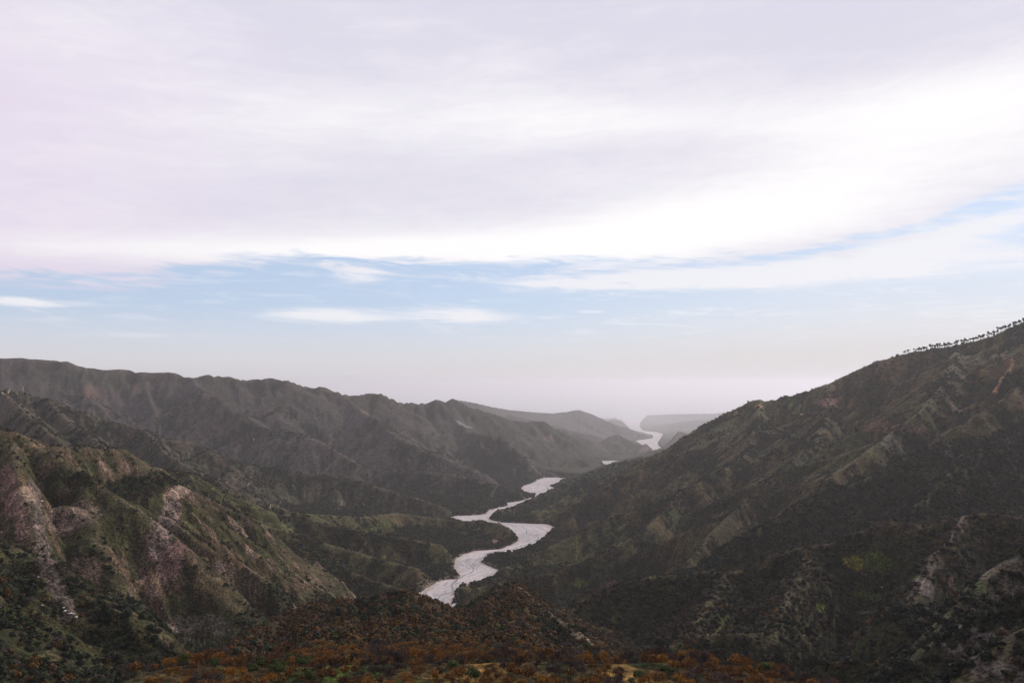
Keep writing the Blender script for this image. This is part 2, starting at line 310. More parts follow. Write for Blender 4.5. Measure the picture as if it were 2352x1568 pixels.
# ------------------------------------------------------------------ polar ground grid (fine near, coarse far)
AZ = np.radians(np.concatenate([np.linspace(-50, -35.2, 50), np.linspace(-35, 35, 900), np.linspace(35.2, 50, 50)])).astype(np.float64)
RR = np.concatenate([np.geomspace(12, 150, 40), np.geomspace(152, 520, 170), np.geomspace(522, 3400, 800), np.geomspace(3412, 56000, 400)])
NR, NA = len(RR), len(AZ)
GX = (RR[:, None] * np.sin(AZ)[None, :]).astype(F32); GY = (RR[:, None] * np.cos(AZ)[None, :]).astype(F32)

def side_spurs(pts, slope, spacing, rnd):
    """secondary ribs that leave a crest to either side, every `spacing` metres or so"""
    out = []; acc = rnd.uniform(.3, .9) * spacing; side = 1
    for a, b in zip(pts[:-1], pts[1:]):
        a = np.array(a); b = np.array(b); L = np.hypot(*(b - a)[:2]); s = acc
        while s < L:
            p = a + (b - a) * s / L; dirv = (b - a)[:2] / max(L, 1e-3); side = -side
            for sg in (side,) if rnd.random() < .3 else (side, -side):
                n = np.array([-dirv[1], dirv[0]]) * sg
                ang = rnd.uniform(-.5, .5) + .35 * sg * 0
                n = np.array([n[0] * math.cos(ang) - n[1] * math.sin(ang), n[0] * math.sin(ang) + n[1] * math.cos(ang)])
                room = p[2] - zriver(max(p[1], 300)); ln = min(room / slope * rnd.uniform(.7, 1.0), spacing * rnd.uniform(2.2, 4.0)); g = slope * rnd.uniform(.76, .9) + max(0., -(b[2] - a[2]) / max(L, 1) * float(n @ dirv)) * 1.3
                if ln < 40: continue
                q = [p - np.array([0, 0, 1.5])]; k = 5
                for i in range(1, k + 1):
                    bend = rnd.uniform(-.22, .22); n = np.array([n[0] * math.cos(bend) - n[1] * math.sin(bend), n[0] * math.sin(bend) + n[1] * math.cos(bend)])
                    q.append(q[-1] + np.array([n[0] * ln / k, n[1] * ln / k, -g * ln / k * rnd.uniform(.7, 1.3)]))
                out.append(q)
            s += spacing * rnd.uniform(.6, 1.4)
        acc = s - L
    return out

def base_ground():
    wob = 1 + 0.30 * fbm(GX, GY, 320., 3, 5)
    H = np.full(GX.shape, -1e9, dtype=F32); O = np.full(GX.shape, OWN.index('valley_floor'), dtype=np.int16); D = np.full(GX.shape, 1e4, dtype=F32)
    rnd = random.Random(3); DC = np.full(GX.shape, 1e4, dtype=F32)
    def tent(pts, slope, oi, main=False):
        for a, b in zip(pts[:-1], pts[1:]):
            ax, ay, az_ = a; bx, by, bz_ = b
            zt = max(az_, bz_); far = max(math.hypot(ax, ay), math.hypot(bx, by)); R = max(60., min(1500., (zt - zriver(far)) / (slope * .62) + 60))
            r0 = min(math.hypot(ax, ay), math.hypot(bx, by)) - R; r1 = far + R
            i0 = np.searchsorted(RR, r0); i1 = np.searchsorted(RR, r1)
            if i0 >= i1: continue
            A1, A2 = math.atan2(ax, ay), math.atan2(bx, by)
            rn = max(30., min(math.hypot(ax, ay), math.hypot(bx, by))); w = math.asin(min(1., R / rn)) if R < rn else 3.
            j0 = np.searchsorted(AZ, min(A1, A2) - w); j1 = np.searchsorted(AZ, max(A1, A2) + w)
            if j0 >= j1: continue
            S = (slice(i0, i1), slice(j0, j1)); x = GX[S] - ax; y = GY[S] - ay
            dx, dy = bx - ax, by - ay; L2 = dx * dx + dy * dy + 1e-6
            t = np.clip((x * dx + y * dy) / L2, 0, 1); x = x - t * dx; y = y - t * dy
            d = np.sqrt(x * x + y * y); q = d * wob[S]
            h = az_ + t * (bz_ - az_) - slope * (np.sqrt(q * q + 36.) - 6.)
            if main: DC[S] = np.minimum(DC[S], d)
            m = h > H[S]
            H[S] = np.where(m, h, H[S]); O[S] = np.where(m, oi, O[S]); D[S] = np.where(m, d, D[S])
    for own, slope, sp, pts in RIDGES:
        low = 3.0 if own in ('right_wooded_ridge', 'right_near_ridge') else 0.
        w = [(q[0], q[1], q[2] - low) for q in (P(*p) for p in pts)]; oi = OWN.index(own)
        tent(w, slope, oi, True)
        if sp:
            for q in side_spurs(w, slope, sp, rnd): tent(q, slope * 1.08, oi)
    return H, O, np.minimum(D, DC)

def terrace(H, O, D):
    ex = [(-500,1900),(0,1760),(150,1640),(200,1600),(280,1575),(330,1553),(400,1540),(480,1528),(560,1534),(700,1530),(900,1527),(1100,1526),(1273,1526),(1380,1524),(1450,1520),(1600,1522),(1654,1532),(1771,1553),(1824,1568),(1908,1590),(2100,1680),(2700,2000)]
    bx = np.array([bearing(x, y)[0] for x, y in ex]); ye = np.array([80 / (-bearing(x, y)[1] - .075) for x, y in ex])
    b = GX / np.maximum(GY, 1.); Ye = np.interp(b, bx, ye).astype(F32)
    Ye = Ye + 7 * fbm(GX, GY * 0, 60., 3, 9)
    over = np.maximum(GY - Ye, 0)
    h = -(80 + .075 * GY) - .62 * (np.sqrt(over * over + 64) - 8) + 1.6 * fbm(GX, GY, 45., 3, 21)
    r = np.sqrt(GX * GX + GY * GY)
    home = -3.0 - .40 * r + 1.5 * fbm(GX, GY, 60., 3, 22)
    m = h > H; H = np.where(m, h, H); O = np.where(m, OWN.index('near_terrace'), O); D = np.where(m, np.where(GY > Ye, GY - Ye, 0), D)
    m = home > H; H = np.where(m, home, H); O = np.where(m, OWN.index('home_slope'), O); D = np.where(m, 0, D)
    return H, O, D

def river_dist():
    """signed distance to the river bed outline, + outside"""
    d2 = np.full(GX.shape, 1e12, dtype=F32); ins = np.zeros(GX.shape, dtype=bool); n = len(riv)
    i0 = np.searchsorted(RR, 1350)
    j0, j1 = np.searchsorted(AZ, math.radians(-22)), np.searchsorted(AZ, math.radians(24))
    S = (slice(i0, NR), slice(j0, j1)); x = GX[S]; y = GY[S]; dd = d2[S]; ii = ins[S]
    for k in range(n):
        ax, ay = riv[k]; bx, by = riv[(k + 1) % n]
        dx, dy = bx - ax, by - ay; t = np.clip(((x - ax) * dx + (y - ay) * dy) / (dx * dx + dy * dy + 1e-6), 0, 1)
        dd = np.minimum(dd, (x - ax - t * dx) ** 2 + (y - ay - t * dy) ** 2)
        c = ((ay > y) != (by > y)) & (x < dx * (y - ay) / (dy if abs(dy) > 1e-6 else 1e-6) + ax); ii = ii ^ c
    d2[S] = dd; ins[S] = ii; d = np.sqrt(d2); return np.where(ins, -d, d)

def gullies(H, D, O):
    """branching gullies that run down the local slope, five sizes"""
    r = RR[:, None].astype(np.float64); daz = np.gradient(AZ)[None, :]
    def grad(h):
        gr = np.gradient(h, RR, axis=0); ga = np.gradient(h, AZ, axis=1) / r
        s, c = np.sin(AZ)[None, :], np.cos(AZ)[None, :]
        return (gr * s + ga * c).astype(F32), (gr * c - ga * s).astype(F32)
    gx, gy = grad(H)
    g0 = np.hypot(gx, gy)
    rib = np.zeros(H.shape, dtype=F32); fine = np.zeros(H.shape, dtype=F32); fade = sstep(D, 0, 70.); out = H.copy()
    wx = GX + 22 * fbm(GX, GY, 130., 2, 31); wy = GY + 22 * fbm(GX, GY, 130., 2, 37)
    for o, (c, amp) in enumerate(((230., 20.), (110., 9.), (52., 6.0), (24., 3.4), (11., 1.7))):
        rmax = (30000, 30000, 9000, 4500, 2200)[o]; ie = np.searchsorted(RR, rmax); i0 = np.searchsorted(RR, 60)
        S = slice(i0, ie)
        g = np.hypot(gx[S], gy[S]) + 1e-4; px, py = -gy[S] / g, gx[S] / g      # across the slope
        x = wx[S] / c; y = wy[S] / c; ix = np.floor(x); iy = np.floor(y)
        acc = np.zeros(x.shape, F32); wsum = np.zeros(x.shape, F32); dsin = np.zeros(x.shape, F32)
        for a in (-1, 0, 1):
            for b in (-1, 0, 1):
                jx, jy = h2(ix + a, iy + b, 50 + o), h2(ix + a, iy + b, 80 + o)
                vx = (x - ix - a - jx).astype(F32); vy = (y - iy - b - jy).astype(F32)
                w = np.exp(-3.2 * (vx * vx + vy * vy)); ph = (vx * px + vy * py) * F32(6.2831853)
                acc += w * np.cos(ph); dsin += w * np.sin(ph); wsum += w
        v = acc / (wsum + 1e-4)
        v = 1 - np.sqrt(np.clip(.5 - .5 * v, 0, 1)) * 2                       # sharper crests
        k = amp * fade[S] * np.clip(g0[S] / .5, 0, 1.2) * ((.35 + 1.3 * sstep(fbm(GX[S], GY[S], 700., 2, 59), -.35, .35)) if o < 2 else 1.)
        out[S] += k * (v - .3); gxx = -6.2831853 / c * dsin / (wsum + 1e-4) * amp * .8
        gx[S] += gxx * px; gy[S] += gxx * py; rib[S] += v * (.6, .8, .8, .5, .3)[o]
        if o > 1: fine[S] += v * (.5, .35, .3)[o - 2]
    return out, rib, g0, fine

H, O, D = base_ground(); print('tents', round(time.time() - T0, 1))
H, O, D = terrace(H, O, D)
RD = river_dist(); print('river', round(time.time() - T0, 1))
floor_ = zriver(GY) + 5 + np.minimum(.06 * np.maximum(RD, 0), 45) + 6 * fbm(GX, GY, 150., 3, 41)
m = floor_ > H; H = np.where(m, floor_, H); O = np.where(m, OWN.index('valley_floor'), O)
H, RIB, G0, FINE = gullies(H, D, O); print('gullies', round(time.time() - T0, 1))
H = H + sstep(RR, 3300, 5200)[:, None] * 9. * fbm(GX, GY, 85., 4, 67)
RK = np.isin(O, [OWN.index(o) for o in ('left_rocky_spur', 'left_green_spur', 'right_near_ridge', 'right_rocky_buttress', 'left_upper_ridge')]).astype(F32) * .65 + .35
crag = 0
for q_, s_ in enumerate((34., 15., 7.)):
    crag = crag + (.55 ** q_) * (1 - 2.2 * np.abs(perlin((GX + .4 * H) / s_, (GY - .7 * H) / s_, 71 + q_)))
H = H + RK * crag * 2.6 * sstep(D, 0, 30.) * (RR[:, None] < 4000)
H = H + sstep(D, 0, 25.) * 2.2 * fbm(GX, GY, 38., 4, 61) + 0.6 * fbm(GX, GY, 9., 2, 63)
RD = RD + np.where(RD > -30, 3.5 * fbm(GX, GY, 26., 3, 46), 0)
bank = zriver(GY) + 1.0 + 1.15 * np.maximum(RD + 3 * fbm(GX, GY, 30., 2, 44), 0)
H = np.where(RD > 0, np.minimum(H, bank), zriver(GY) - 4)
H = H.astype(F32)

def ground(x, y):
    """height and grid indices under world points"""
    x = np.asarray(x, float); y = np.asarray(y, float); r = np.hypot(x, y); a = np.arctan2(x, y)
    i = np.clip(np.searchsorted(RR, r) - 1, 0, NR - 2); j = np.clip(np.searchsorted(AZ, a) - 1, 0, NA - 2)
    u = np.clip((r - RR[i]) / (RR[i + 1] - RR[i]), 0, 1); v = np.clip((a - AZ[j]) / (AZ[j + 1] - AZ[j]), 0, 1)
    return (H[i, j] * (1 - u) * (1 - v) + H[i + 1, j] * u * (1 - v) + H[i, j + 1] * (1 - u) * v + H[i + 1, j + 1] * u * v), i, j
def sight(x, y):
    """world point of the ground seen along a bearing of the photograph"""
    bx, bz = bearing(x, y); j = np.clip(np.searchsorted(AZ, math.atan(bx)), 1, NA - 1)
    t = H[:, j] / GY[:, j]; k = np.argmax((t >= bz) & (RR > 150)); i = max(k, 1)
    return float(GX[i, j]), float(GY[i, j]), float(H[i, j])
HOR = np.maximum.accumulate(H / GY, axis=0)        # steepest sight line so far
SEEN = (H / GY) > np.concatenate([np.full((1, NA), -9.), HOR[:-1]], 0) - 0.012
# ------------------------------------------------------------------ ground cover
slope_now = np.hypot(np.gradient(H, RR, axis=0), np.gradient(H, AZ, axis=1) / RR[:, None]).astype(F32)
#        rock  wood  evergreen  brown   warm(hue)
ZONE = dict(coastal_hills=(.15,.1,.5,.5,.3), far_left_hills=(.25,.3,.6,.4,.2), cone_hill=(.2,.3,.5,.5,.2), middle_left_ridge=(.32,.5,.8,.3,.25),
            left_skyline_ridge=(.42,.35,.7,.5,.45), left_upper_ridge=(.35,.35,.7,.5,.4), left_rocky_spur=(.64,.22,.8,.3,.7), left_green_spur=(.18,.60,.75,.35,.45), left_wooded_slope=(.22,.27,.45,.45,.35),
            left_near_spur=(.32,.52,.78,.4,.4), right_skyline_mountain=(.12,.36,.6,.5,.5), right_dark_spur=(.08,.85,.95,.2,.2), right_far_bank=(.2,.6,.8,.3,.2),
            right_wooded_ridge=(.08,.97,.97,.1,.1), right_near_ridge=(.2,.80,.48,.6,.25), right_rocky_buttress=(.26,.75,.8,.4,.4), centre_brown_hill=(.12,.95,.22,.9,.8),
            near_terrace=(.05,.5,.25,.9,.7), valley_floor=(.1,.75,.7,.4,.3), home_slope=(.1,.4,.4,.8,.5))
ZT = np.array([ZONE[o] for o in OWN], dtype=F32)
nz = lambda s, seed, o=4: fbm(GX, GY, s, o, seed)
rock0, wood0, ever0, brown0, warm0 = [ZT[O, k] for k in range(5)]
A = nz(260., 101); B = nz(90., 111); C_ = nz(28., 121); E = nz(420., 131)
rock = sstep(rock0 * .9 + .42 * B + .40 * C_ + .07 * RIB + .30 * (np.minimum(slope_now, 1.3) - .62) + .15 * A, .50, .95)
wood = sstep(wood0 + .55 * A + .4 * B + .15 * C_ - .20 * RIB - .5 * rock, .42, .70)
lg = np.where(np.isin(O, [OWN.index(o) for o in ('left_rocky_spur', 'left_green_spur', 'left_near_spur')]), .84, 1.).astype(F32)
grass = sstep(.55 * nz(150., 141) + .35 * C_ - .25 * (slope_now - .5), .16, .40) * (1 - rock)
def L(a, b, t): return a[..., None] * (1 - t[..., None]) + np.array(b, dtype=F32) * t[..., None] if not isinstance(a, tuple) else np.array(a, dtype=F32) * (1 - t[..., None]) + np.array(b, dtype=F32) * t[..., None]
def M(col, b, t): return col * (1 - t[..., None]) + np.array(b, dtype=F32) * t[..., None]
col = L((.064, .064, .022), (.098, .056, .030), sstep(brown0 + .6 * E + .3 * C_, .25, .95))
col = M(col, (.050, .055, .022), grass * .8)
col = M(col, (.110, .050, .035), sstep(warm0 * .5 + .7 * nz(180., 151), .35, .7) * .5)
rc = L((.140, .112, .094), (.182, .122, .088), sstep(warm0 + .5 * B, .2, .9))
col = col * (1 + .38 * FINE)[..., None]
rc = rc * np.where(np.isin(O, [OWN.index('right_rocky_buttress'), OWN.index('right_near_ridge')]), .72, 1.)[..., None].astype(F32) * np.array((.92, .83, .76), dtype=F32)
rc = rc * (1 + .30 * FINE + .55 * nz(10., 161, 3))[..., None]
col = col * (1 - rock[..., None]) + rc * rock[..., None]
pale = sstep(rock * .6 + .6 * C_ + .35 * nz(14., 171, 3), .62, .85)
col = M(col, (.33, .25, .20), pale * .5)
zl = np.isin(O, [OWN.index(o) for o in ('left_wooded_slope', 'left_green_spur', 'left_upper_ridge', 'middle_left_ridge')]).astype(F32)
col = col * ((1 + .10 * zl) * lg)[..., None]
haze_k = np.select([np.isin(O, [OWN.index(o) for o in ('left_skyline_ridge', 'middle_left_ridge', 'far_left_hills', 'coastal_hills', 'cone_hill', 'right_far_bank')]), O == OWN.index('left_upper_ridge')], [.6, .3], 0.).astype(F32)
col = M(col, (.062, .047, .056), haze_k)  # mauve of distant haze mixed into the ground colour of the far ridges
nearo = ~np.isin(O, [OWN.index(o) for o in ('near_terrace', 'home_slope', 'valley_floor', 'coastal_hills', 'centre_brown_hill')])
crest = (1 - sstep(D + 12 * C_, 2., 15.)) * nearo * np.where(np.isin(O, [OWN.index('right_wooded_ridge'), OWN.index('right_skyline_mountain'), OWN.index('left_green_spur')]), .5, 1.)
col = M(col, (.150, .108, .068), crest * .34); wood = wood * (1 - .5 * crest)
under = np.where(brown0 > .7, 1, 0)[..., None] * np.array((.050, .034, .018), dtype=F32) + np.where(brown0 > .7, 0, 1)[..., None] * np.array((.026, .028, .013), dtype=F32)
col = col * (1 - .85 * wood[..., None]) + under * .85 * wood[..., None]
terr = (O == OWN.index('near_terrace'))[..., None]
tc = L((.060, .040, .014), (.034, .046, .012), sstep(nz(26., 181), -.1, .3)); tc = M(tc, (.13, .075, .022), sstep(nz(40., 183), .15, .4) * .6)
col = np.where(terr, tc, col)
def bearings_of(x, y, z):
    v = (z / y - math.tan(PITCH)) / (1 + z / y * math.tan(PITCH)); return CX + x / y * FPX * (math.cos(PITCH) - math.sin(PITCH) * v), CY - FPX * v
SX, SY = bearings_of(GX, GY, H)
PATCHES = []  # bare scars, meadows: (x, y, radius along, radius across, metres, colour, strength)
def patch(x, y, rx, ry, c, k=1.0, ang=0.0, woodk=0.0, rough=.9):
    """a meadow, scree or landslip on the ground around one spot: radii in metres"""
    global col, wood
    X0, Y0, Z0 = sight(x, y); ca, sa = math.cos(ang), math.sin(ang)
    dx = GX - X0; dy = GY - Y0; dz = (H - Z0); u = (dx * ca + dz * sa) / rx; w = (-dx * sa + dz * ca) / ry
    q = np.sqrt(u * u + w * w + (dy / (4 * max(rx, ry))) ** 2) + rough * (.5 * C_ + .25 * nz(10., 191, 2))
    mk = (1 - sstep(q, .75, 1.05)) * k
    col = M(col, c, mk); wood = wood * (1 - mk) + woodk * mk
GREEN = (.060, .078, .017); OCHRE = (.36, .20, .10); SCREE = (.122, .092, .076); RED = (.15, .075, .055); PINK = (.30, .20, .165)
def streak(pts, w, c, k=1.0, rough=.6, woodk=0.0):
    """long scar or scree chute through several spots, half width in metres"""
    global col, wood
    pw = [sight(*p) for p in pts]; best = np.full(GX.shape, 1e9, dtype=F32)
    for a, b in zip(pw[:-1], pw[1:]):
        dx, dy = b[0] - a[0], b[1] - a[1]; t = np.clip(((GX - a[0]) * dx + (GY - a[1]) * dy) / (dx * dx + dy * dy + 1e-6), 0, 1)
        best = np.minimum(best, np.hypot(GX - a[0] - t * dx, GY - a[1] - t * dy) + .0 * t)
    mk = (1 - sstep(best / w + rough * (.5 * C_ + .4 * nz(10., 191, 2)), .7, 1.1)) * k
    col = M(col, c, mk); wood = wood * (1 - mk) + woodk * mk
if True:
    patch(1835, 945, 55, 9, (.085, .11, .03)); patch(1800, 935, 40, 7, GREEN, .7); patch(1900, 925, 80, 22, RED, .8); patch(2000, 975, 90, 20, RED, .6)
    patch(1745, 935, 22, 11, OCHRE, .8); patch(1690, 950, 14, 4, OCHRE, .7)
    streak([(2325, 830), (2312, 858), (2298, 880), (2285, 900)], 7, OCHRE, 1.0, .9); patch(2193, 938, 10, 14, PINK, 1)
    streak([(2300, 812), (2312, 850)], 8, RED, .8)
    patch(2050, 1020, 60, 26, (.15, .125, .11), .45, .5, 0, 1.6)
    patch(2200, 1345, 15, 10, PINK, .8); patch(2010, 1300, 26, 14, GREEN, 1, 0, 0); patch(1960, 1296, 12, 8, (.16, .13, .02), .9); patch(2100, 1330, 10, 6, GREEN); patch(2205, 1350, 12, 9, GREEN); patch(2250, 1330, 14, 9, GREEN, .9)
    patch(2000, 1370, 30, 6, GREEN, .8); patch(1885, 1400, 14, 7, (.11, .13, .02), .8); patch(1670, 1447, 32, 3, (.085, .11, .02), .8)
    patch(1560, 1455, 14, 3, GREEN, .6); patch(2115, 1340, 12, 12, (.26, .21, .2), .8, .8)
    streak([(2214, 1187), (2191, 1235), (2153, 1263), (2130, 1317), (2107, 1355)], 7, (.17, .13, .10), .65, 1.6, .35)
    streak([(78, 1120), (85, 1180), (95, 1240), (108, 1300), (125, 1350), (150, 1405)], 9, SCREE, 1.0, .6)
    streak([(5, 1080), (25, 1160), (50, 1230)], 8, (.19, .11, .09), .8)
    streak([(398, 1150), (390, 1185), (368, 1225), (360, 1260)], 15, (.22, .155, .13), .9)
    patch(395, 1215, 20, 22, SCREE, .9); patch(392, 1290, 18, 26, (.17, .10, .085), .8)
    patch(410, 1130, 16, 16, (.36, .25, .19), .7); patch(50, 1140, 18, 16, (.34, .23, .17), .6); patch(170, 1190, 26, 20, (.32, .22, .18), .5)
    patch(440, 1440, 60, 12, (.16, .135, .115), .5, 0, 0, 1.6); patch(200, 1330, 18, 26, (.15, .10, .07), .8, .5)
    patch(860, 1215, 60, 8, GREEN, .8); patch(820, 1130, 60, 8, GREEN, .5); patch(790, 1250, 40, 8, GREEN, .5); patch(1135, 1243, 16, 16, (.20, .115, .10), .9)
    patch(1105, 1025, 26, 24, (.19, .13, .12), .7); patch(1255, 1010, 60, 30, (.19, .125, .12), .6); patch(840, 950, 40, 34, (.20, .14, .12), .5)
    patch(470, 915, 60, 34, (.24, .17, .145), .5, -.6); patch(200, 900, 90, 22, (.16, .09, .07), .5, -.5); patch(310, 900, 60, 20, (.16, .09, .07), .5, -.6)
    patch(1185, 1358, 9, 8, (.15, .11, .075), .6, -.8, .3, 1.5); streak([(1262, 1400), (1300, 1435), (1365, 1485)], 2.5, (.20, .15, .10), .8)
    streak([(932, 1400), (938, 1430)], 3, (.15, .10, .06), .6, 1.2, .4); patch(1405, 1345, 22, 10, (.18, .09, .06), .7)
    patch(2330, 1340, 24, 36, (.115, .085, .072), .7, .6, .3, 1.5); patch(2260, 1480, 9, 7, (.25, .21, .19), .6, 0, .5, 1.6); patch(2170, 1480, 7, 4, (.25, .21, .19), .6, 0, .5, 1.6); patch(2330, 1560, 14, 5, (.22, .18, .16), .5, 0, .5, 1.6)
    streak([(1200, 1121), (1222, 1128), (1240, 1124)], 30, (.2, .17, .15), .0)
    DW = (.026, .028, .013)
    for q_ in ((1520, 1165, 75, 42), (1600, 1075, 60, 20), (1480, 1240, 40, 30), (1795, 962, 24, 12), (1960, 905, 60, 14), (290, 1130, 45, 26), (350, 1110, 34, 18), (185, 1100, 20, 16), (110, 850, 90, 16), (400, 925, 130, 14), (520, 955, 120, 12), (740, 1110, 120, 20), (700, 1240, 60, 26), (640, 1380, 20, 50), (740, 1380, 16, 40)): patch(*q_, DW, .9, 0, 1.0)
    patch(1560, 1200, 30, 40, (.055, .068, .022), .6); patch(1330, 1340, 26, 10, (.085, .095, .02), .8)
    patch(820, 1527, 13, 2.2, (.045, .075, .012), 1); patch(1460, 1556, 13, 2.0, (.22, .13, .035), 1); patch(1110, 1556, 8, 2.0, (.20, .11, .03), 1)
bk = (1 - sstep(RD + 14 * C_, 2., 20.)) * .65
col = M(col, (.20, .16, .13), np.clip(bk, 0, 1) * (RD > 0)); wood = wood * (1 - .6 * np.clip(bk, 0, 1))
streak([(1192, 1347), (1237, 1391), (1278, 1418), (1325, 1450), (1370, 1486)], 3.0, (.17, .125, .085), .75, .9, .3)
print('cover', round(time.time() - T0, 1))

def ground_material():
    mt = bpy.data.materials.new('ground_cover'); mt.use_nodes = True; t = NT(mt.node_tree); t.n.clear()
    out = t.new('ShaderNodeOutputMaterial'); bs = t.new('ShaderNodeBsdfPrincipled'); t.l.new(bs.outputs[0], out.inputs[0])
    at = t.new('ShaderNodeAttribute', attribute_name='cover'); geo = t.new('ShaderNodeNewGeometry'); p = geo.outputs['Position']
    a1 = t.noise(p, .35, 6, .62); a2 = t.noise(p, .055, 6, .65); a3 = t.noise(p, .013, 5, .6)
    mul = t.math('MULTIPLY', t.math('MULTIPLY_ADD', t.step(a1, .36, .66), 1.45, .30), t.math('MULTIPLY_ADD', t.step(a2, .34, .68), .95, .55))
    mul = t.math('MULTIPLY', mul, t.math('MULTIPLY_ADD', t.step(a3, .35, .65), .4, .8))
    mm = t.new('ShaderNodeVectorMath', operation='SCALE'); t.l.new(at.outputs['Color'], mm.inputs[0]); t.l.new(mul, mm.inputs['Scale'])
    vo = t.new('ShaderNodeTexVoronoi'); t.l.new(p, vo.inputs['Vector']); vo.inputs['Scale'].default_value = .16; vo.inputs['Randomness'].default_value = 1
    bush = t.math('MULTIPLY', t.math('SUBTRACT', 1.0, t.step(vo.outputs['Distance'], .28, .5)), t.step(t.noise(p, .02, 5, .65), .46, .56))
    c = t.mix(t.math('MULTIPLY', bush, .75), mm.outputs[0], c4(.026, .030, .015))
    t.l.new(c, bs.inputs['Base Color']); bs.inputs['Roughness'].default_value = .95; bs.inputs['Specular IOR Level'].default_value = .1
    bp = t.new('ShaderNodeBump'); bp.inputs['Strength'].default_value = 1.0; bp.inputs['Distance'].default_value = 3.5
    hh = t.math('ADD', t.math('MULTIPLY', a1, 1.0), t.math('MULTIPLY', a2, 2.4)); t.l.new(hh, bp.inputs['Height']); t.l.new(bp.outputs[0], bs.inputs['Normal'])
    return mt
GROUND = ground_material()
NAMES = dict(left_green_spur='left_green_hill', coastal_hills='coastal_hill', far_left_hills='far_left_hill', cone_hill='cone_hill', middle_left_ridge='middle_left_hill', left_skyline_ridge='left_skyline_mountain',
             left_upper_ridge='left_upper_hill', left_rocky_spur='left_rocky_hill', left_wooded_slope='left_wooded_hill', left_near_spur='left_near_hill', right_skyline_mountain='right_skyline_mountain',
             right_dark_spur='right_dark_hill', right_far_bank='right_far_hill', right_wooded_ridge='right_wooded_hill', right_near_ridge='right_near_hill', right_rocky_buttress='right_rocky_hill',
             centre_brown_hill='centre_hill', near_terrace='near_ground', valley_floor='valley_ground', home_slope='home_hill')
LABELS = dict(left_green_spur='green brown lower spur running from the rocky spur down to the river', coastal_hills='flat pale hills on the coast fading into haze at the river mouth', far_left_hills='hazy lilac hills descending left of the distant river plain', cone_hill='small hazy cone shaped hill right of the far river',
             middle_left_ridge='blue shaded mountain ridge whose spurs end at the middle river bends', left_skyline_ridge='long brown mountain with the jagged skyline at the left', left_upper_ridge='green brown ridge below the left skyline mountain',
             left_rocky_spur='near pink rocky spur with scree chutes at the left', left_wooded_slope='green wooded slope left of the near river bends', left_near_spur='dark scrub covered spur in the bottom left corner',
             right_skyline_mountain='big olive brown mountain at the right with pines on its crest', right_dark_spur='dark wooded spur reaching into the river bend from the right', right_far_bank='hazy low spur right of the river behind the dark spur',
             right_wooded_ridge='nearly black ridge covered in evergreen wood at the right', right_near_ridge='near ridge at the right with rocky crest and mixed wood', right_rocky_buttress='pink grey rocky slope at the lower right edge',
             centre_brown_hill='brown wooded hill in front of the river', near_terrace='grassy ochre terrace under the nearest trees', valley_floor='valley ground beside the pale river bed', home_slope='grassy slope falling away from the viewpoint')
fi, fj = np.meshgrid(np.arange(NR - 1), np.arange(NA - 1), indexing='ij')
idx = (fi * NA + fj).ravel()
inside = (RD < -14)
drop = (inside[:-1, :-1] & inside[1:, :-1] & inside[:-1, 1:] & inside[1:, 1:]).ravel()
fo = O[:-1, :-1].ravel(); VV = np.stack([GX, GY, H], -1).reshape(-1, 3); CV = np.clip(col, 0, 1).reshape(-1, 3)
for oi, own in enumerate(OWN):
    f = idx[(fo == oi) & ~drop]
    if not len(f): continue
    q = np.stack([f, f + 1, f + NA + 1, f + NA], 1); u, inv = np.unique(q, return_inverse=True)
    me = mesh_np(NAMES[own], VV[u], inv.reshape(-1, 4), GROUND, True)
    ca = me.color_attributes.new('cover', 'FLOAT_COLOR', 'POINT')
    ca.data.foreach_set('color', np.concatenate([CV[u], np.ones((len(u), 1), F32)], 1).astype(F32).ravel())
    tag(link(bpy.data.objects.new(NAMES[own], me)), LABELS[own], kind='structure')
del VV, CV
print('ground', round(time.time() - T0, 1))

# ------------------------------------------------------------------ sea, river bed, streams
def simple(name, c, rough=.8, spec=.3, var=0.0, scale=1.0):
    mt = bpy.data.materials.new(name); mt.use_nodes = True; t = NT(mt.node_tree); bs = t.n['Principled BSDF']
    bs.inputs['Roughness'].default_value = rough; bs.inputs['Specular IOR Level'].default_value = spec
    if var:
        geo = t.new('ShaderNodeNewGeometry'); n = t.step(t.noise(geo.outputs['Position'], scale, 4, .6), .3, .7)
        t.l.new(t.mix(n, c4(*[v * (1 - var) for v in c]), c4(*[min(1, v * (1 + var)) for v in c])), bs.inputs['Base Color'])
    else: bs.inputs['Base Color'].default_value = c4(*c)
    return mt
SEA = simple('sea_water', (.03, .05, .07), .25, .5)
ZSEA = zriver(54000) - 6
xs = np.array([-90000, -40000, -20000, 0, 20000, 40000, 90000.]); ys = np.array([51500, 54000, 70000, 100000, 150000., 245000.])
sv = np.array([(x, y, ZSEA) for y in ys for x in xs]); sf = [(j * 7 + i, j * 7 + i + 1, j * 7 + i + 8, j * 7 + i + 7) for j in range(5) for i in range(6)]
tag(link(bpy.data.objects.new('sea', mesh_np('sea', sv, sf, SEA))), 'calm pale sea lost in haze beyond the coastal hills', kind='structure')
lx = np.linspace(-60000, 60000, 25); ly = np.concatenate([np.linspace(-4000, 0, 3), np.linspace(2000, 51600, 24)])
lz = [[zriver(max(b, 0)) - 24 - max(0, -b) * 0 for a in lx] for b in ly]
lv = np.array([(a, b, lz[j][i]) for j, b in enumerate(ly) for i, a in enumerate(lx)]); nl = len(lx)
lf = [(j * nl + i, j * nl + i + 1, j * nl + i + 1 + nl, j * nl + i + nl) for j in range(len(ly) - 1) for i in range(nl - 1)]
tag(link(bpy.data.objects.new('lowland', mesh_np('lowland', lv, lf, simple('lowland_soil', (.07, .065, .045), .95, .1, .4, .004)))), 'low country beyond the mountains on either side', kind='structure')

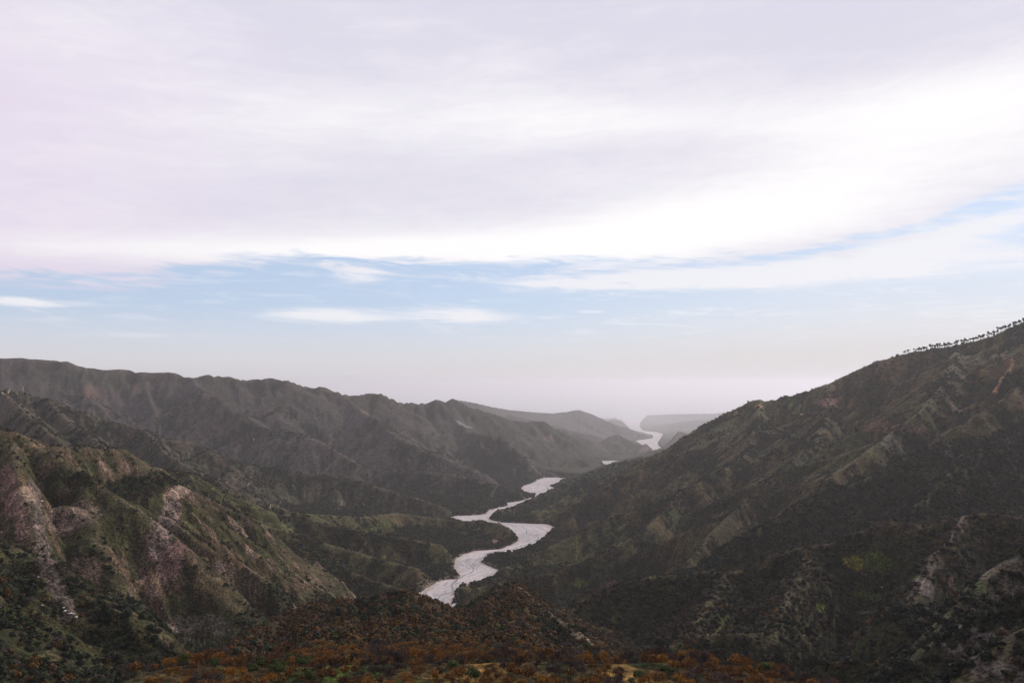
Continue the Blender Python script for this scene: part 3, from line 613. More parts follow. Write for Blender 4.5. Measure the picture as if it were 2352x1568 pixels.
def gravel_material():
    mt = bpy.data.materials.new('river_gravel'); mt.use_nodes = True; t = NT(mt.node_tree); bs = t.n['Principled BSDF']
    geo = t.new('ShaderNodeNewGeometry'); p = geo.outputs['Position']; at = t.new('ShaderNodeAttribute', attribute_name='flow'); fl = at.outputs['Vector']
    # fl.x runs down the river in metres, fl.y across it
    wv = t.new('ShaderNodeVectorMath', operation='MULTIPLY'); t.l.new(fl, wv.inputs[0]); wv.inputs[1].default_value = (.33, 1.0, 1.0)
    def lines(scale, w, dist, seed):
        off = t.new('ShaderNodeVectorMath', operation='ADD'); t.l.new(wv.outputs[0], off.inputs[0]); off.inputs[1].default_value = (seed, seed * 2.3, 0)
        n = t.noise(off.outputs[0], scale, 3, .5, dist); d = t.math('ABSOLUTE', t.math('SUBTRACT', n, .5))
        return t.math('SUBTRACT', 1.0, t.step(d, w * .35, w))
    l1 = lines(.018, .016, 1.2, 10); l2 = lines(.03, .03, 1.6, 80); l3 = lines(.07, .05, 1.2, 200)
    c = t.mix(t.step(t.noise(p, .25, 5, .65), .3, .7), c4(.27, .25, .25), c4(.46, .43, .435))
    c = t.mix(t.step(t.noise(wv.outputs[0], .012, 4, .6), .35, .68), c, c4(.52, .46, .45))
    c = t.mix(t.step(t.noise(wv.outputs[0], .028, 5, .62, 1.0), .50, .60), c, c4(.24, .215, .205)) if False else c
    c = t.mix(t.math('MULTIPLY', t.step(t.noise(wv.outputs[0], .03, 5, .62, 1.0), .54, .66), .6), c, c4(.25, .225, .215))
    c = t.mix(t.math('MULTIPLY', l3, .35), c, c4(.30, .28, .28)); c = t.mix(t.math('MULTIPLY', l2, .45), c, c4(.26, .235, .23)); c = t.mix(t.math('MULTIPLY', l1, .55), c, c4(.13, .12, .12))
    ed = t.new('ShaderNodeAttribute', attribute_name='edge')
    e = t.math('MULTIPLY', t.math('SUBTRACT', 1.0, t.step(ed.outputs['Fac'], 1.0, 20.0)), t.step(t.noise(p, .05, 4, .6), .38, .6))
    c = t.mix(t.math('MULTIPLY', e, .75), c, c4(.30, .20, .16))
    t.l.new(c, bs.inputs['Base Color']); bs.inputs['Roughness'].default_value = .9; bs.inputs['Specular IOR Level'].default_value = .15
    bp = t.new('ShaderNodeBump'); bp.inputs['Strength'].default_value = .5; bp.inputs['Distance'].default_value = 1.0
    t.l.new(t.noise(p, .3, 5, .6), bp.inputs['Height']); t.l.new(bp.outputs[0], bs.inputs['Normal'])
    return mt
GRAVEL = gravel_material()
CL = np.array([PR(*p) for p in [(990,1400),(1010,1365),(1060,1337),(1095,1312),(1085,1288),(1110,1272),(1160,1265),(1215,1246),(1235,1228),(1215,1208),(1140,1200),(1080,1190),(1125,1180),(1160,1164),(1200,1153),(1240,1138),(1245,1120),(1255,1103),(1300,1096),(1350,1076),(1400,1060),(1455,1045),(1480,1020),(1508,999),(1475,991),(1455,978),(1452,962)]])
seg = np.hypot(*np.diff(CL, axis=0).T); cum = np.concatenate([[0], np.cumsum(seg)])
keep = (RD < 10) & (RR[:, None] > 1400)
kq = keep[:-1, :-1] | keep[1:, :-1] | keep[:-1, 1:] | keep[1:, 1:]
f = idx[kq.ravel()]; q = np.stack([f, f + 1, f + NA + 1, f + NA], 1); u, inv = np.unique(q, return_inverse=True)
bx, by = GX.ravel()[u], GY.ravel()[u]; best = np.full(len(u), 1e9); fs = np.zeros(len(u)); ft = np.zeros(len(u))
for k in range(len(CL) - 1):
    a = CL[k]; dv = CL[k + 1] - a; t_ = np.clip(((bx - a[0]) * dv[0] + (by - a[1]) * dv[1]) / (dv @ dv), 0, 1)
    ex, ey = bx - a[0] - t_ * dv[0], by - a[1] - t_ * dv[1]; d = np.hypot(ex, ey); m = d < best
    best = np.where(m, d, best); fs = np.where(m, cum[k] + t_ * seg[k], fs); ft = np.where(m, d * np.sign(ex * dv[1] - ey * dv[0]), ft)
bz = zriver(by) + .7 * fbm(bx, by, 60., 3, 71) + .4 * fbm(bx, by, 14., 2, 73)
me = mesh_np('riverbed', np.stack([bx, by, bz], 1), inv.reshape(-1, 4), GRAVEL, True)
fa = me.attributes.new('flow', 'FLOAT_VECTOR', 'POINT'); fa.data.foreach_set('vector', np.stack([fs, ft, fs * 0], 1).astype(F32).ravel())
ea = me.attributes.new('edge', 'FLOAT', 'POINT'); ea.data.foreach_set('value', (-RD.ravel()[u]).astype(F32))
tag(link(bpy.data.objects.new('riverbed', me)), 'wide pale gravel river bed winding through the valley', kind='structure')
WATER = simple('stream_water', (.075, .08, .085), .25, .5)
def ribbon(name, pts, width, mat, lift, zf, label, sub=10, wob=0.0, seed=1):
    p = np.array(pts, float); n = len(p); tt = np.linspace(0, n - 1, (n - 1) * sub + 1); i = np.clip(tt.astype(int), 0, n - 2); u_ = tt - i
    def cr(a, b, c, d, t): return .5 * (2 * b + (c - a) * t + (2 * a - 5 * b + 4 * c - d) * t ** 2 + (3 * b - a - 3 * c + d) * t ** 3)
    g = lambda k: p[np.clip(i + k, 0, n - 1)]
    c = cr(g(-1), g(0), g(1), g(2), u_[:, None])
    tg = np.gradient(c, axis=0); tg /= np.hypot(*tg.T)[:, None] + 1e-6; nn = np.stack([-tg[:, 1], tg[:, 0]], 1)
    if wob: c = c + nn * (wob * perlin(tt * 1.1, tt * 0 + seed, seed))[:, None]
    w = width * (.75 + .5 * h2(np.arange(len(c)) // 3, np.arange(len(c)) * 0, seed)) / 2
    ww = w[:, None]
    A_ = c + nn * ww; B_ = c - nn * ww; C0 = c
    rows = np.stack([A_, C0, B_], 1).reshape(-1, 2); z = zf(rows[:, 0], rows[:, 1]).reshape(-1, 3)
    z = np.repeat(z.max(1)[:, None], 3, 1).ravel() + lift if lift > .5 else z.ravel() + lift
    fcs = []
    for k in range(len(c) - 1):
        for s in (0, 1): fcs.append((3 * k + s, 3 * k + s + 1, 3 * k + s + 4, 3 * k + s + 3))
    return tag(link(bpy.data.objects.new(name, mesh_np(name, np.column_stack([rows, z]), fcs, mat))), label, kind='structure')
bedz = lambda x, y: zriver(y) + .7 * fbm(x, y, 60., 3, 71) + .4 * fbm(x, y, 14., 2, 73) + .06
zc = lambda zx, zy: ((1000 + zx / 4.9) / 1.0884, (1200 + zy / 4.9) / 1.0884)
ribbon('stream', [PR(*zc(*p)) for p in [(610,1560),(640,1470),(690,1370),(630,1340),(650,1260),(740,1190),(800,1160),(870,1130),(900,1090),(880,1040),(930,990),(1010,940),(1090,890),(1200,870),(1330,850),(1450,820),(1580,770),(1700,715),(1650,670),(1560,650),(1550,600),(1500,570)]], 4.2, WATER, .05, bedz, 'thin dark main stream meandering down the near gravel bed', 12, 5, 3)
ribbon('stream', [PR(*zc(*p)) for p in [(430,1520),(480,1430),(560,1390),(640,1370),(700,1350)]], 2.6, WATER, .05, bedz, 'short dark side stream on the nearest gravel reach', 10, 4, 5)
ribbon('stream', [PR(*zc(*p)) for p in [(340,1500),(430,1490),(520,1465),(600,1420),(650,1380)]], 1.6, WATER, .05, bedz, 'lowest faint side stream near the brown hill', 10, 4, 8)
ribbon('stream', [PR(*zc(*p)) for p in [(900,1060),(960,1010),(1000,960),(1060,900)]], 2.2, WATER, .05, bedz, 'short braid beside the main stream at the wooded bank', 10, 3, 9)
ribbon('stream', [PR(*zc(*p)) for p in [(1760,700),(1800,650),(1770,610),(1700,580),(1600,560),(1480,545)]], 3.0, WATER, .05, bedz, 'dark stream curving round the right edge of the upper bend', 10, 4, 12)
ribbon('stream', [PR(*p) for p in [(1245,1098),(1228,1106),(1250,1114),(1258,1124),(1238,1138),(1205,1154),(1170,1167)]], 4.0, WATER, .05, bedz, 'thin stream in the farther gravel reach beyond the dark spur', 10, 6, 13)
print('river', round(time.time() - T0, 1))
# ------------------------------------------------------------------ foliage materials and tree shapes
def leafy(name, cols, rough=.85, patchy=.35):
    """colour differs from plant to plant and a little from leaf clump to leaf clump"""
    mt = bpy.data.materials.new(name); mt.use_nodes = True; t = NT(mt.node_tree); bs = t.n['Principled BSDF']
    oi = t.new('ShaderNodeObjectInfo'); rp = t.new('ShaderNodeValToRGB'); t.l.new(t.math('ADD', t.math('MULTIPLY', oi.outputs['Random'], .45), t.math('MULTIPLY', t.step(t.noise(oi.outputs['Location'], .022, 3, .6), .32, .68), .55)), rp.inputs[0]); e = rp.color_ramp.elements
    e[0].position = 0; e[0].color = c4(*cols[0]); e[1].position = 1; e[1].color = c4(*cols[-1])
    for i, c in enumerate(cols[1:-1]): e.new((i + 1) / (len(cols) - 1)).color = c4(*c)
    tc = t.new('ShaderNodeTexCoord'); n = t.step(t.noise(tc.outputs['Object'], .9, 3, .6), .3, .7)
    mm = t.new('ShaderNodeVectorMath', operation='SCALE'); t.l.new(rp.outputs[0], mm.inputs[0]); t.l.new(t.math('MULTIPLY_ADD', n, 2 * patchy, 1 - patchy), mm.inputs['Scale'])
    t.l.new(mm.outputs[0], bs.inputs['Base Color']); bs.inputs['Roughness'].default_value = rough; bs.inputs['Specular IOR Level'].default_value = .12
    return mt
BROWN = leafy('russet_leaves', [(.105, .045, .013), (.060, .034, .018), (.115, .058, .014), (.050, .032, .022), (.080, .039, .014)])
NEARBROWN = leafy('near_russet_leaves', [(.20, .084, .020), (.12, .056, .024), (.26, .122, .024), (.100, .054, .030), (.165, .080, .022)])
GREYTWIG = leafy('bare_twigs', [(.060, .044, .044), (.075, .054, .048), (.055, .040, .032), (.090, .066, .058)])
EVER = leafy('evergreen_leaves', [(.014, .020, .010), (.028, .036, .013), (.018, .024, .014), (.042, .050, .018), (.017, .023, .014)])
SHADEEV = leafy('shaded_evergreen_leaves', [(.009, .011, .009), (.013, .015, .011), (.017, .021, .012), (.011, .012, .011)])  # evergreen darkened further: shade of slopes facing away from the sun, in the leaf colour
SCRUBM = leafy('scrub_leaves', [(.026, .034, .012), (.046, .050, .018), (.056, .046, .024), (.032, .044, .014), (.080, .068, .040)])
OLIVE = leafy('near_evergreen_leaves', [(.030, .042, .012), (.040, .055, .014), (.026, .034, .012)])
PINEM = leafy('pine_needles', [(.016, .020, .014), (.022, .026, .016)])
BARK = simple('bark', (.055, .042, .034), .95, .1, .35, 2.0); PALEBARK = simple('pale_bark', (.26, .22, .20), .9, .1, .3, 2.0)
STONE = leafy('pale_stone', [(.34, .28, .25), (.42, .37, .34), (.28, .22, .19)], .9, .2)

def leaf_cloud(n, rx, rz, cz, size, rnd, lobes=7, hollow=.45, flat=0.0, thin=1.0):
    """n leaf clumps (single triangles and quads) on an uneven crown made of lobes; z of the crown centre cz"""
    cs = []
    for i in range(lobes):
        a = rnd.uniform(0, 6.283); rr = rnd.uniform(.25, .62); z = rnd.uniform(-.45, .6)
        cs.append((rr * math.cos(a), rr * math.sin(a), z, rnd.uniform(.38, .58)))
    cs.append((0, 0, .15, .6)); V, Fc = [], []
    for i in range(n):
        c = cs[rnd.randrange(len(cs))]
        u = rnd.uniform(-.35, 1); a = rnd.uniform(0, 6.283); s = math.sqrt(max(0, 1 - u * u)); q = c[3] * rnd.uniform(hollow, 1.0)
        x, y, z = c[0] + s * math.cos(a) * q, c[1] + s * math.sin(a) * q, c[2] + u * q * (1 - flat)
        p = Vector((x * rx, y * rx, cz + z * rz)); nrm = Vector((x, y, z + .4 + rnd.uniform(-.5, .5))) + Vector((rnd.uniform(-.7, .7), rnd.uniform(-.7, .7), 0)); nrm.normalize()
        t1 = nrm.orthogonal().normalized(); t1.rotate(Matrix.Rotation(rnd.uniform(0, 6.28), 3, nrm)); t2 = nrm.cross(t1)
        s1 = size * rnd.uniform(.6, 1.3); s2 = s1 * rnd.uniform(.6, 1.0) * thin; b = len(V)
        V += [p - t1 * s1, p - t2 * s2 * .8 + nrm * s1 * .2, p + t1 * s1, p + t2 * s2 + nrm * s1 * .15]; Fc.append((b, b + 1, b + 2, b + 3))
    return V, Fc
def tube(V, Fc, a, b, ra, rb, k=5):
    d = (b - a).normalized(); u = d.orthogonal().normalized(); w = d.cross(u); o = len(V)
    for p, r in ((a, ra), (b, rb)):
        for i in range(k):
            t = 6.2832 * i / k; V.append(p + u * (math.cos(t) * r) + w * (math.sin(t) * r))
    for i in range(k):
        j = (i + 1) % k; Fc.append((o + i, o + j, o + k + j, o + k + i))
def branches(h, r, spread, rnd, depth=3, start=.25, wig=.25):
    """tapered trunk with forking limbs; returns quads and the tips"""
    V, Fc, tips = [], [], []
    def grow(p, d, ln, rad, lvl):
        k = 3 if lvl == 0 else 2; q = p
        for i in range(k):
            d = (d + Vector((rnd.uniform(-wig, wig), rnd.uniform(-wig, wig), rnd.uniform(-.05, .15)))).normalized(); e = q + d * (ln / k); r2 = rad * (.82 if i < k - 1 else .68)
            tube(V, Fc, q, e, rad, r2, 6 if lvl == 0 else (4 if lvl == 1 else 3)); q, rad = e, r2
            if lvl > 0 and lvl < depth and rnd.random() < .6: grow(q, side(d, rnd, spread), ln * .55, rad * .55, lvl + 1)
        if lvl < depth:
            for i in range(3 if lvl < 2 else 3): grow(q, side(d, rnd, spread), ln * rnd.uniform(.6, .8), rad * .7, lvl + 1)
        else: tips.append(q)
    def side(d, rnd, s):
        a = rnd.uniform(0, 6.283); return (d + Vector((math.cos(a), math.sin(a), .15)) * s * rnd.uniform(.6, 1.2)).normalized()
    grow(Vector((0, 0, -.6)), Vector((0, 0, 1)), h * start + .6, r, 0)
    return V, Fc, tips
def twig_cloud(tips, n, ln, rnd, wd=.05, centre=Vector((0, 0, 3))):
    V, Fc = [], []
    for i in range(n):
        p = tips[rnd.randrange(len(tips))] + Vector((rnd.gauss(0, .3), rnd.gauss(0, .3), rnd.gauss(0, .25)))
        d = ((p - centre).normalized() + Vector((rnd.uniform(-.8, .8), rnd.uniform(-.8, .8), rnd.uniform(-.4, .9)))).normalized(); u = d.orthogonal().normalized(); u.rotate(Matrix.Rotation(rnd.uniform(0, 6.28), 3, d))
        b = len(V); l = ln * rnd.uniform(.5, 1.3); V += [p - u * wd, p + u * wd, p + d * l + u * wd * .4, p + d * l - u * wd * .4]; Fc.append((b, b + 1, b + 2, b + 3))
    return V, Fc
def mk(name, VF, mat): return mesh_np(name, [tuple(v) for v in VF[0]], VF[1], mat)
def join(a, b): return a[0] + b[0], a[1] + [tuple(i + len(a[0]) for i in f) for f in b[1]]

HIDDEN = bpy.data.collections.new('patterns')          # shapes the woods are made of; not linked to the scene
def scatter(name, label, protos, pts, scale, height, yaw, pick):
    """one object of many plants: every point carries a size, a turn and which shape it is"""
    me = bpy.data.meshes.new(name); me.vertices.add(len(pts)); me.vertices.foreach_set('co', np.asarray(pts, F32).ravel())
    for nm, v in (('size', scale), ('tall', height), ('turn', yaw), ('pick', pick)):
        a = me.attributes.new(nm, 'INT' if nm == 'pick' else 'FLOAT', 'POINT'); a.data.foreach_set('value', np.asarray(v, np.int32 if nm == 'pick' else F32))
    ob = link(bpy.data.objects.new(name, me)); tag(ob, label, kind='stuff')
    coll = bpy.data.collections.new(name + '_shapes')
    for i, m in enumerate(protos):
        o = bpy.data.objects.new('%s_shape_%02d' % (name, i), m); coll.objects.link(o)
    g = bpy.data.node_groups.new(name, 'GeometryNodeTree'); g.interface.new_socket('Geometry', in_out='INPUT', socket_type='NodeSocketGeometry'); g.interface.new_socket('Geometry', in_out='OUTPUT', socket_type='NodeSocketGeometry')
    gi, go = g.nodes.new('NodeGroupInput'), g.nodes.new('NodeGroupOutput'); ip = g.nodes.new('GeometryNodeInstanceOnPoints'); ci = g.nodes.new('GeometryNodeCollectionInfo')
    ci.inputs['Collection'].default_value = coll; ci.inputs['Separate Children'].default_value = True; ci.inputs['Reset Children'].default_value = True
    def na(n, ty):
        a = g.nodes.new('GeometryNodeInputNamedAttribute'); a.data_type = ty; a.inputs['Name'].default_value = n; return [o for o in a.outputs if o.enabled][0]
    sc3, rt = g.nodes.new('ShaderNodeCombineXYZ'), g.nodes.new('ShaderNodeCombineXYZ')
    g.links.new(na('size', 'FLOAT'), sc3.inputs[0]); g.links.new(na('size', 'FLOAT'), sc3.inputs[1]); g.links.new(na('tall', 'FLOAT'), sc3.inputs[2]); g.links.new(na('turn', 'FLOAT'), rt.inputs[2])
    g.links.new(gi.outputs[0], ip.inputs['Points']); g.links.new(ci.outputs[0], ip.inputs['Instance']); ip.inputs['Pick Instance'].default_value = True
    g.links.new(na('pick', 'INT'), ip.inputs['Instance Index']); g.links.new(rt.outputs[0], ip.inputs['Rotation']); g.links.new(sc3.outputs[0], ip.inputs['Scale']); g.links.new(ip.outputs[0], go.inputs[0])
    md = ob.modifiers.new('scatter', 'NODES'); md.node_group = g
    return ob

rs = random.Random(5)
def far_crown(mat, rnd, n=90, flat=0., size=.36, hollow=.6):      # unit crown: radius 1, height about 1.5, base at 0
    return mk('crown', leaf_cloud(n, 1.0, .8, .62, size, rnd, 6, hollow, flat), mat)
EV = [far_crown(EVER, rs, 100) for i in range(5)]
SE = [far_crown(SHADEEV, rs, 100) for i in range(4)]
BR = [far_crown(BROWN, rs, 120, 0, .26, .35) for i in range(5)]
GT = [far_crown(GREYTWIG, rs, 120, 0, .24, .35) for i in range(4)]
SB = [far_crown(SCRUBM, rs, 44, 0, .42, .5) for i in range(4)]
def stone_mesh(rnd):
    V, Fc = [], []; rings = [(-.3, .6), (.15, 1.0), (.6, .62)]
    for z, r in rings:
        for i in range(6):
            a = i * 1.047 + rnd.uniform(-.25, .25); q = r * rnd.uniform(.7, 1.2); V.append((q * math.cos(a), q * math.sin(a), z + rnd.uniform(-.12, .12)))
    V += [(0, 0, -.4), (rnd.uniform(-.2, .2), rnd.uniform(-.2, .2), .85)]
    for k in range(2):
        for i in range(6): j = (i + 1) % 6; Fc.append((k * 6 + i, k * 6 + j, k * 6 + 6 + j, k * 6 + 6 + i))
    for i in range(0, 6, 2): Fc.append((19, 12 + i, 12 + (i + 1) % 6, 12 + (i + 2) % 6)); Fc.append((18, (i + 2) % 6, (i + 1) % 6, i))
    return mesh_np('stone', V, Fc, STONE)
ST = [stone_mesh(rs) for i in range(4)]

# ------------------------------------------------------------------ woods and scrub on the slopes
cellA = (np.gradient(RR)[:, None] * np.gradient(AZ)[None, :] * RR[:, None]).astype(F32)
vis = SEEN & (np.abs(AZ)[None, :] < math.radians(36.5)) & (RD > 2)
notown = (O != OWN.index('near_terrace')) & (O != OWN.index('home_slope'))
rad = RR[:, None] * np.ones((1, NA), F32)
dens = np.clip(wood, 0, 1) ** 1.2 / 30. + .0010 * (rock < .6)
dens = dens * np.where(rad > 2400, .55, 1.) * np.where(rad > 3400, .6, 1.) * (rad < 6200)
dens = np.where((RD > 0) & (RD < 22) & (RD > 4), np.maximum(dens, .030), dens)
def draw(lam):
    n = RNG.poisson(np.clip(lam, 0, 50)); i, j = np.nonzero(n); k = n[i, j]; i = np.repeat(i, k); j = np.repeat(j, k)
    r = RR[i] + (RNG.random(len(i)) - .5) * np.gradient(RR)[i]; a = AZ[j] + (RNG.random(len(j)) - .5) * np.gradient(AZ)[j]
    x, y = r * np.sin(a), r * np.cos(a); return x, y, ground(x, y)[0], i, j
x, y, z, i, j = draw(dens * cellA * vis * notown)
ev_p = np.clip(ever0[i, j] + .9 * B[i, j] + .4 * C_[i, j], 0.02, .98); isev = RNG.random(len(x)) < ev_p
warm_p = np.clip(warm0[i, j] * 1.1 + .6 * A[i, j], 0, 1); isbr = ~isev & (RNG.random(len(x)) < warm_p)
rr_ = np.hypot(x, y); big = np.where(rr_ > 2400, 1.35, 1.) * (.75 + .25 * np.clip(wood[i, j] * 1.5, 0, 1))
size = RNG.lognormal(1.12, .24, len(x)) * big * np.where(O[i, j] == OWN.index('centre_brown_hill'), .82, 1.0)
oo = O[i, j]; isshade = isev & (np.isin(oo, [OWN.index('right_wooded_ridge'), OWN.index('right_dark_spur'), OWN.index('right_rocky_buttress')]) | ((oo == OWN.index('right_near_ridge')) & (RNG.random(len(x)) < .75)) | (RNG.random(len(x)) < .12)); isev = isev & ~isshade
print('wood points', len(x), isev.sum(), isbr.sum())
WOODS = []
for nm, lb, pr, mk_ in (('evergreen_wood', 'dark evergreen trees and bushes covering the slopes and ravines', EV, isev), ('shaded_evergreen_wood', 'dark evergreen wood on the right ridges with shade in its leaf colour', SE, isshade), ('russet_wood', 'russet brown leafed trees massed on the middle hills', BR, isbr), ('bare_wood', 'grey purple bare trees in patches on the hillsides', GT, ~isev & ~isbr & ~isshade)):
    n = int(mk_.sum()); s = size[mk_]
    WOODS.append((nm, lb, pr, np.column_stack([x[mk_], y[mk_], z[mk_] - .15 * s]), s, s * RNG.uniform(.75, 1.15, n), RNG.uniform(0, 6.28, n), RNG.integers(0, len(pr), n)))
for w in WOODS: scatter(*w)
x, y, z, i, j = draw(cellA * vis * notown * (rad < 2600) * (.25 + 1.6 * sstep(C_ + B, -.15, .4)) * (.0065 * (1 - .7 * rock) * (1 - .8 * grass) + .002) * np.where(rad > 1300, .6, 1.))
s = RNG.lognormal(.25, .35, len(x)); print('scrub', len(x))
scatter('scrub', 'low grey green scrub dotted over the open slopes', SB, np.column_stack([x, y, z - .1]), s, s * .8, RNG.uniform(0, 6.28, len(x)), RNG.integers(0, 4, len(x)))
x, y, z, i, j = draw(cellA * vis * notown * (rad < 2400) * (.0035 * rock + .0002))
s = RNG.lognormal(-.35, .5, len(x)); print('stones', len(x))
scatter('loose_stones', 'pale stones lying on the scree and rocky slopes', ST, np.column_stack([x, y, z]), s, s * .8, RNG.uniform(0, 6.28, len(x)), RNG.integers(0, 4, len(x)))
print('woods', round(time.time() - T0, 1))

# ------------------------------------------------------------------ single trees of the nearest ground
def oak(seed, mat, twigs, leaves, pale=False, h=5.5):
    rnd = random.Random(seed); V, Fc, tips = branches(h, .17, .75, rnd, 3, .28)
    cr = twig_cloud(tips, twigs, .95, rnd, .035)
    if leaves:
        lv, lf = [], []
        for i in range(leaves):
            p = tips[rnd.randrange(len(tips))] + Vector((rnd.gauss(0, .5), rnd.gauss(0, .5), rnd.gauss(0, .35))); nrm = Vector((rnd.uniform(-1, 1), rnd.uniform(-1, 1), rnd.uniform(-.2, 1))).normalized(); t1 = nrm.orthogonal().normalized(); t2 = nrm.cross(t1); s = rnd.uniform(.16, .40); b = len(lv)
            lv += [p - t1 * s, p - t2 * s * .6, p + t1 * s, p + t2 * s * .6]; lf.append((b, b + 1, b + 2, b + 3))
        cr = join(cr, (lv, lf))
    return mk('trunk', (V, Fc), PALEBARK if pale else BARK), mk('crown', cr, mat)
def holm(seed, mat=None):
    rnd = random.Random(seed); V, Fc, tips = branches(4.6, .18, .8, rnd, 2, .3); V2_, F2 = leaf_cloud(520, 2.5, 1.9, 3.2, .26, rnd, 9, .55)
    return mk('trunk', (V, Fc), BARK), mk('crown', (V2_, F2), mat or OLIVE)
OAKS = [oak(s, NEARBROWN, 420, 420) for s in (1, 2, 3, 4, 5)]; TWIGGY = [oak(s, GREYTWIG, 900, 0) for s in (11, 12, 13, 14)]; HOLMS = [holm(s) for s in (21, 22, 23)]; PALE = [oak(s, GREYTWIG, 350, 0, True) for s in (31, 32)]
def plant(kind, pair, x, y, s, yaw, label, group, cat='tree', tall=1.0, sink=0.0):
    z = float(ground(x, y)[0]) - sink
    e = link(bpy.data.objects.new(kind, None)); e.empty_display_size = .5; e.location = (x, y, z); e.rotation_euler = (0, 0, yaw); e.scale = (s, s, s * tall)
    tag(e, label, cat, group)
    for nm, m in zip(('trunk', 'crown'), pair): link(bpy.data.objects.new(nm, m), e)
    return e
pts = []; rnd = random.Random(77); ti = OWN.index('near_terrace')
named = []
def at_edge(xp, back):
    """point on the terrace under bearing xp, `back` metres this side of its brink"""
    b = bearing(xp, 1500)[0]; jj = np.searchsorted(AZ, math.atan(b)); k = np.nonzero((O[:, jj] == ti) & (D[:, jj] <= 0))[0]
    if len(k) == 0: return None
    Y = GY[k[-1], jj] - back; return b * Y, Y
for args in [('oak_tree', OAKS[0], 735, 24, 1.05, 'orange leafed oak at the bottom left of the meadow strip'), ('bare_tree', TWIGGY[0], 1612, 12, 1.35, 'big bare tree with a forked dark trunk at the right of the ochre clearing'),
             ('bare_tree', PALE[0], 1255, 12, 1.2, 'whitish dead tree with bare pale limbs among russet oaks at the bottom centre'), ('evergreen_tree', HOLMS[0], 640, 14, 1.25, 'round dark green tree between the russet oaks left of the green meadow'),
             ('evergreen_tree', HOLMS[1], 1085, 22, 1.15, 'wide dark green tree low at the bottom centre'), ('evergreen_tree', HOLMS[2], 1040, 12, 1.1, 'dark green tree just left of the wide one at the bottom centre'),
             ('oak_tree', OAKS[2], 1185, 10, 1.25, 'large round ochre oak behind the whitish dead tree'), ('bare_tree', TWIGGY[1], 850, 3, 1.25, 'tall grey bare tree rising above the green meadow'),
             ('bare_tree', TWIGGY[2], 905, 6, 1.0, 'low spreading grey tree at the right edge of the green meadow'), ('oak_tree', OAKS[3], 1170, 30, .8, 'small orange oak with thin trunk standing in the bottom clearing')]:
    p = at_edge(args[2], args[3])
    if p is None: continue
    plant(args[0], args[1], p[0], p[1], args[4] * 1.1, rnd.uniform(0, 6), args[5], None); named.append(p)
meadow = [sight(820, 1527)[:2] + (9.,), sight(1465, 1558)[:2] + (8.,), sight(1110, 1558)[:2] + (5.,)]
cand = []
for k in range(9000):
    a = rnd.uniform(-.60, .60); r = rnd.uniform(195, 520) ; xx, yy = r * math.sin(a), r * math.cos(a)
    zz, i_, j_ = ground(xx, yy); o = O[i_, j_]
    if xx / yy * FPX + CX < 300: continue
    if o not in (ti, OWN.index('centre_brown_hill')): continue
    if not SEEN[i_, j_] : continue
    if any(math.hypot(xx - m[0], yy - m[1]) < m[2] for m in meadow): continue
    if o == ti and fbm(np.array([xx]), np.array([yy]), 26., 3, 88)[0] < -.30 and D[i_, j_] <= 0: continue
    cand.append((xx, yy, o))
keep_ = list(named); final = []
for c in cand:
    if all((c[0] - q[0]) ** 2 + (c[1] - q[1]) ** 2 > 3.8 ** 2 for q in keep_ if abs(c[1] - q[1]) < 5): keep_.append(c[:2]); final.append(c)
final.sort(key=lambda c: math.hypot(c[0], c[1])); print('near trees', len(final))
extra = {'russet_trees': [], 'bare_trees': [], 'evergreen_trees': []}
cnt = 0
for c in final:
    nq = float(fbm(np.array([c[0]]), np.array([c[1]]), 30., 3, 97)[0]) + rnd.uniform(-.18, .18); s = rnd.uniform(.65, 1.15)
    kd = 'e' if nq < -.30 else ('b' if nq > .20 else 'o')
    if cnt < 290:
        xv = CX + c[0] / c[1] * FPX
        wh = ('at the left end of the nearest terrace' if xv < 560 else 'left of the green meadow on the nearest terrace' if xv < 780 else 'beside the green meadow on the nearest terrace' if xv < 940 else
              'in the bottom middle below the river' if xv < 1180 else 'between the pale dead tree and the ochre clearing' if xv < 1420 else 'round the ochre clearing at the bottom' if xv < 1640 else 'at the right end of the nearest terrace')
        if c[2] != ti: wh = 'on the brown hill just beyond the nearest terrace'
        kn, pool, adj = {'e': ('evergreen_tree', HOLMS, 'dark green round tree'), 'b': ('bare_tree', TWIGGY, 'grey leafless tree'), 'o': ('oak_tree', OAKS, 'russet leafed oak')}[kd]
        plant(kn, rnd.choice(pool), c[0], c[1], s, rnd.uniform(0, 6.28), adj + ' ' + wh, adj + 's ' + wh, tall=rnd.uniform(.8, 1.1))
        cnt += 1
    else: extra[{'e': 'evergreen_trees', 'b': 'bare_trees', 'o': 'russet_trees'}[kd]].append((c[0], c[1], s))
def whole(pair):
    a = pair[0].copy(); b = pair[1]; va = np.empty(len(a.vertices) * 3, F32); a.vertices.foreach_get('co', va); vb = np.empty(len(b.vertices) * 3, F32); b.vertices.foreach_get('co', vb)
    fa = np.empty(len(a.loops), np.int32); a.loops.foreach_get('vertex_index', fa); fb = np.empty(len(b.loops), np.int32); b.loops.foreach_get('vertex_index', fb)
    m = mesh_np('whole_tree', np.concatenate([va, vb]).reshape(-1, 3), np.concatenate([fa, fb + len(a.vertices)]).reshape(-1, 4), pair[0].materials[0]); m.materials.append(pair[1].materials[0])
    m.polygons.foreach_set('material_index', np.concatenate([np.zeros(len(fa) // 4), np.ones(len(fb) // 4)]).astype(np.int32)); return m
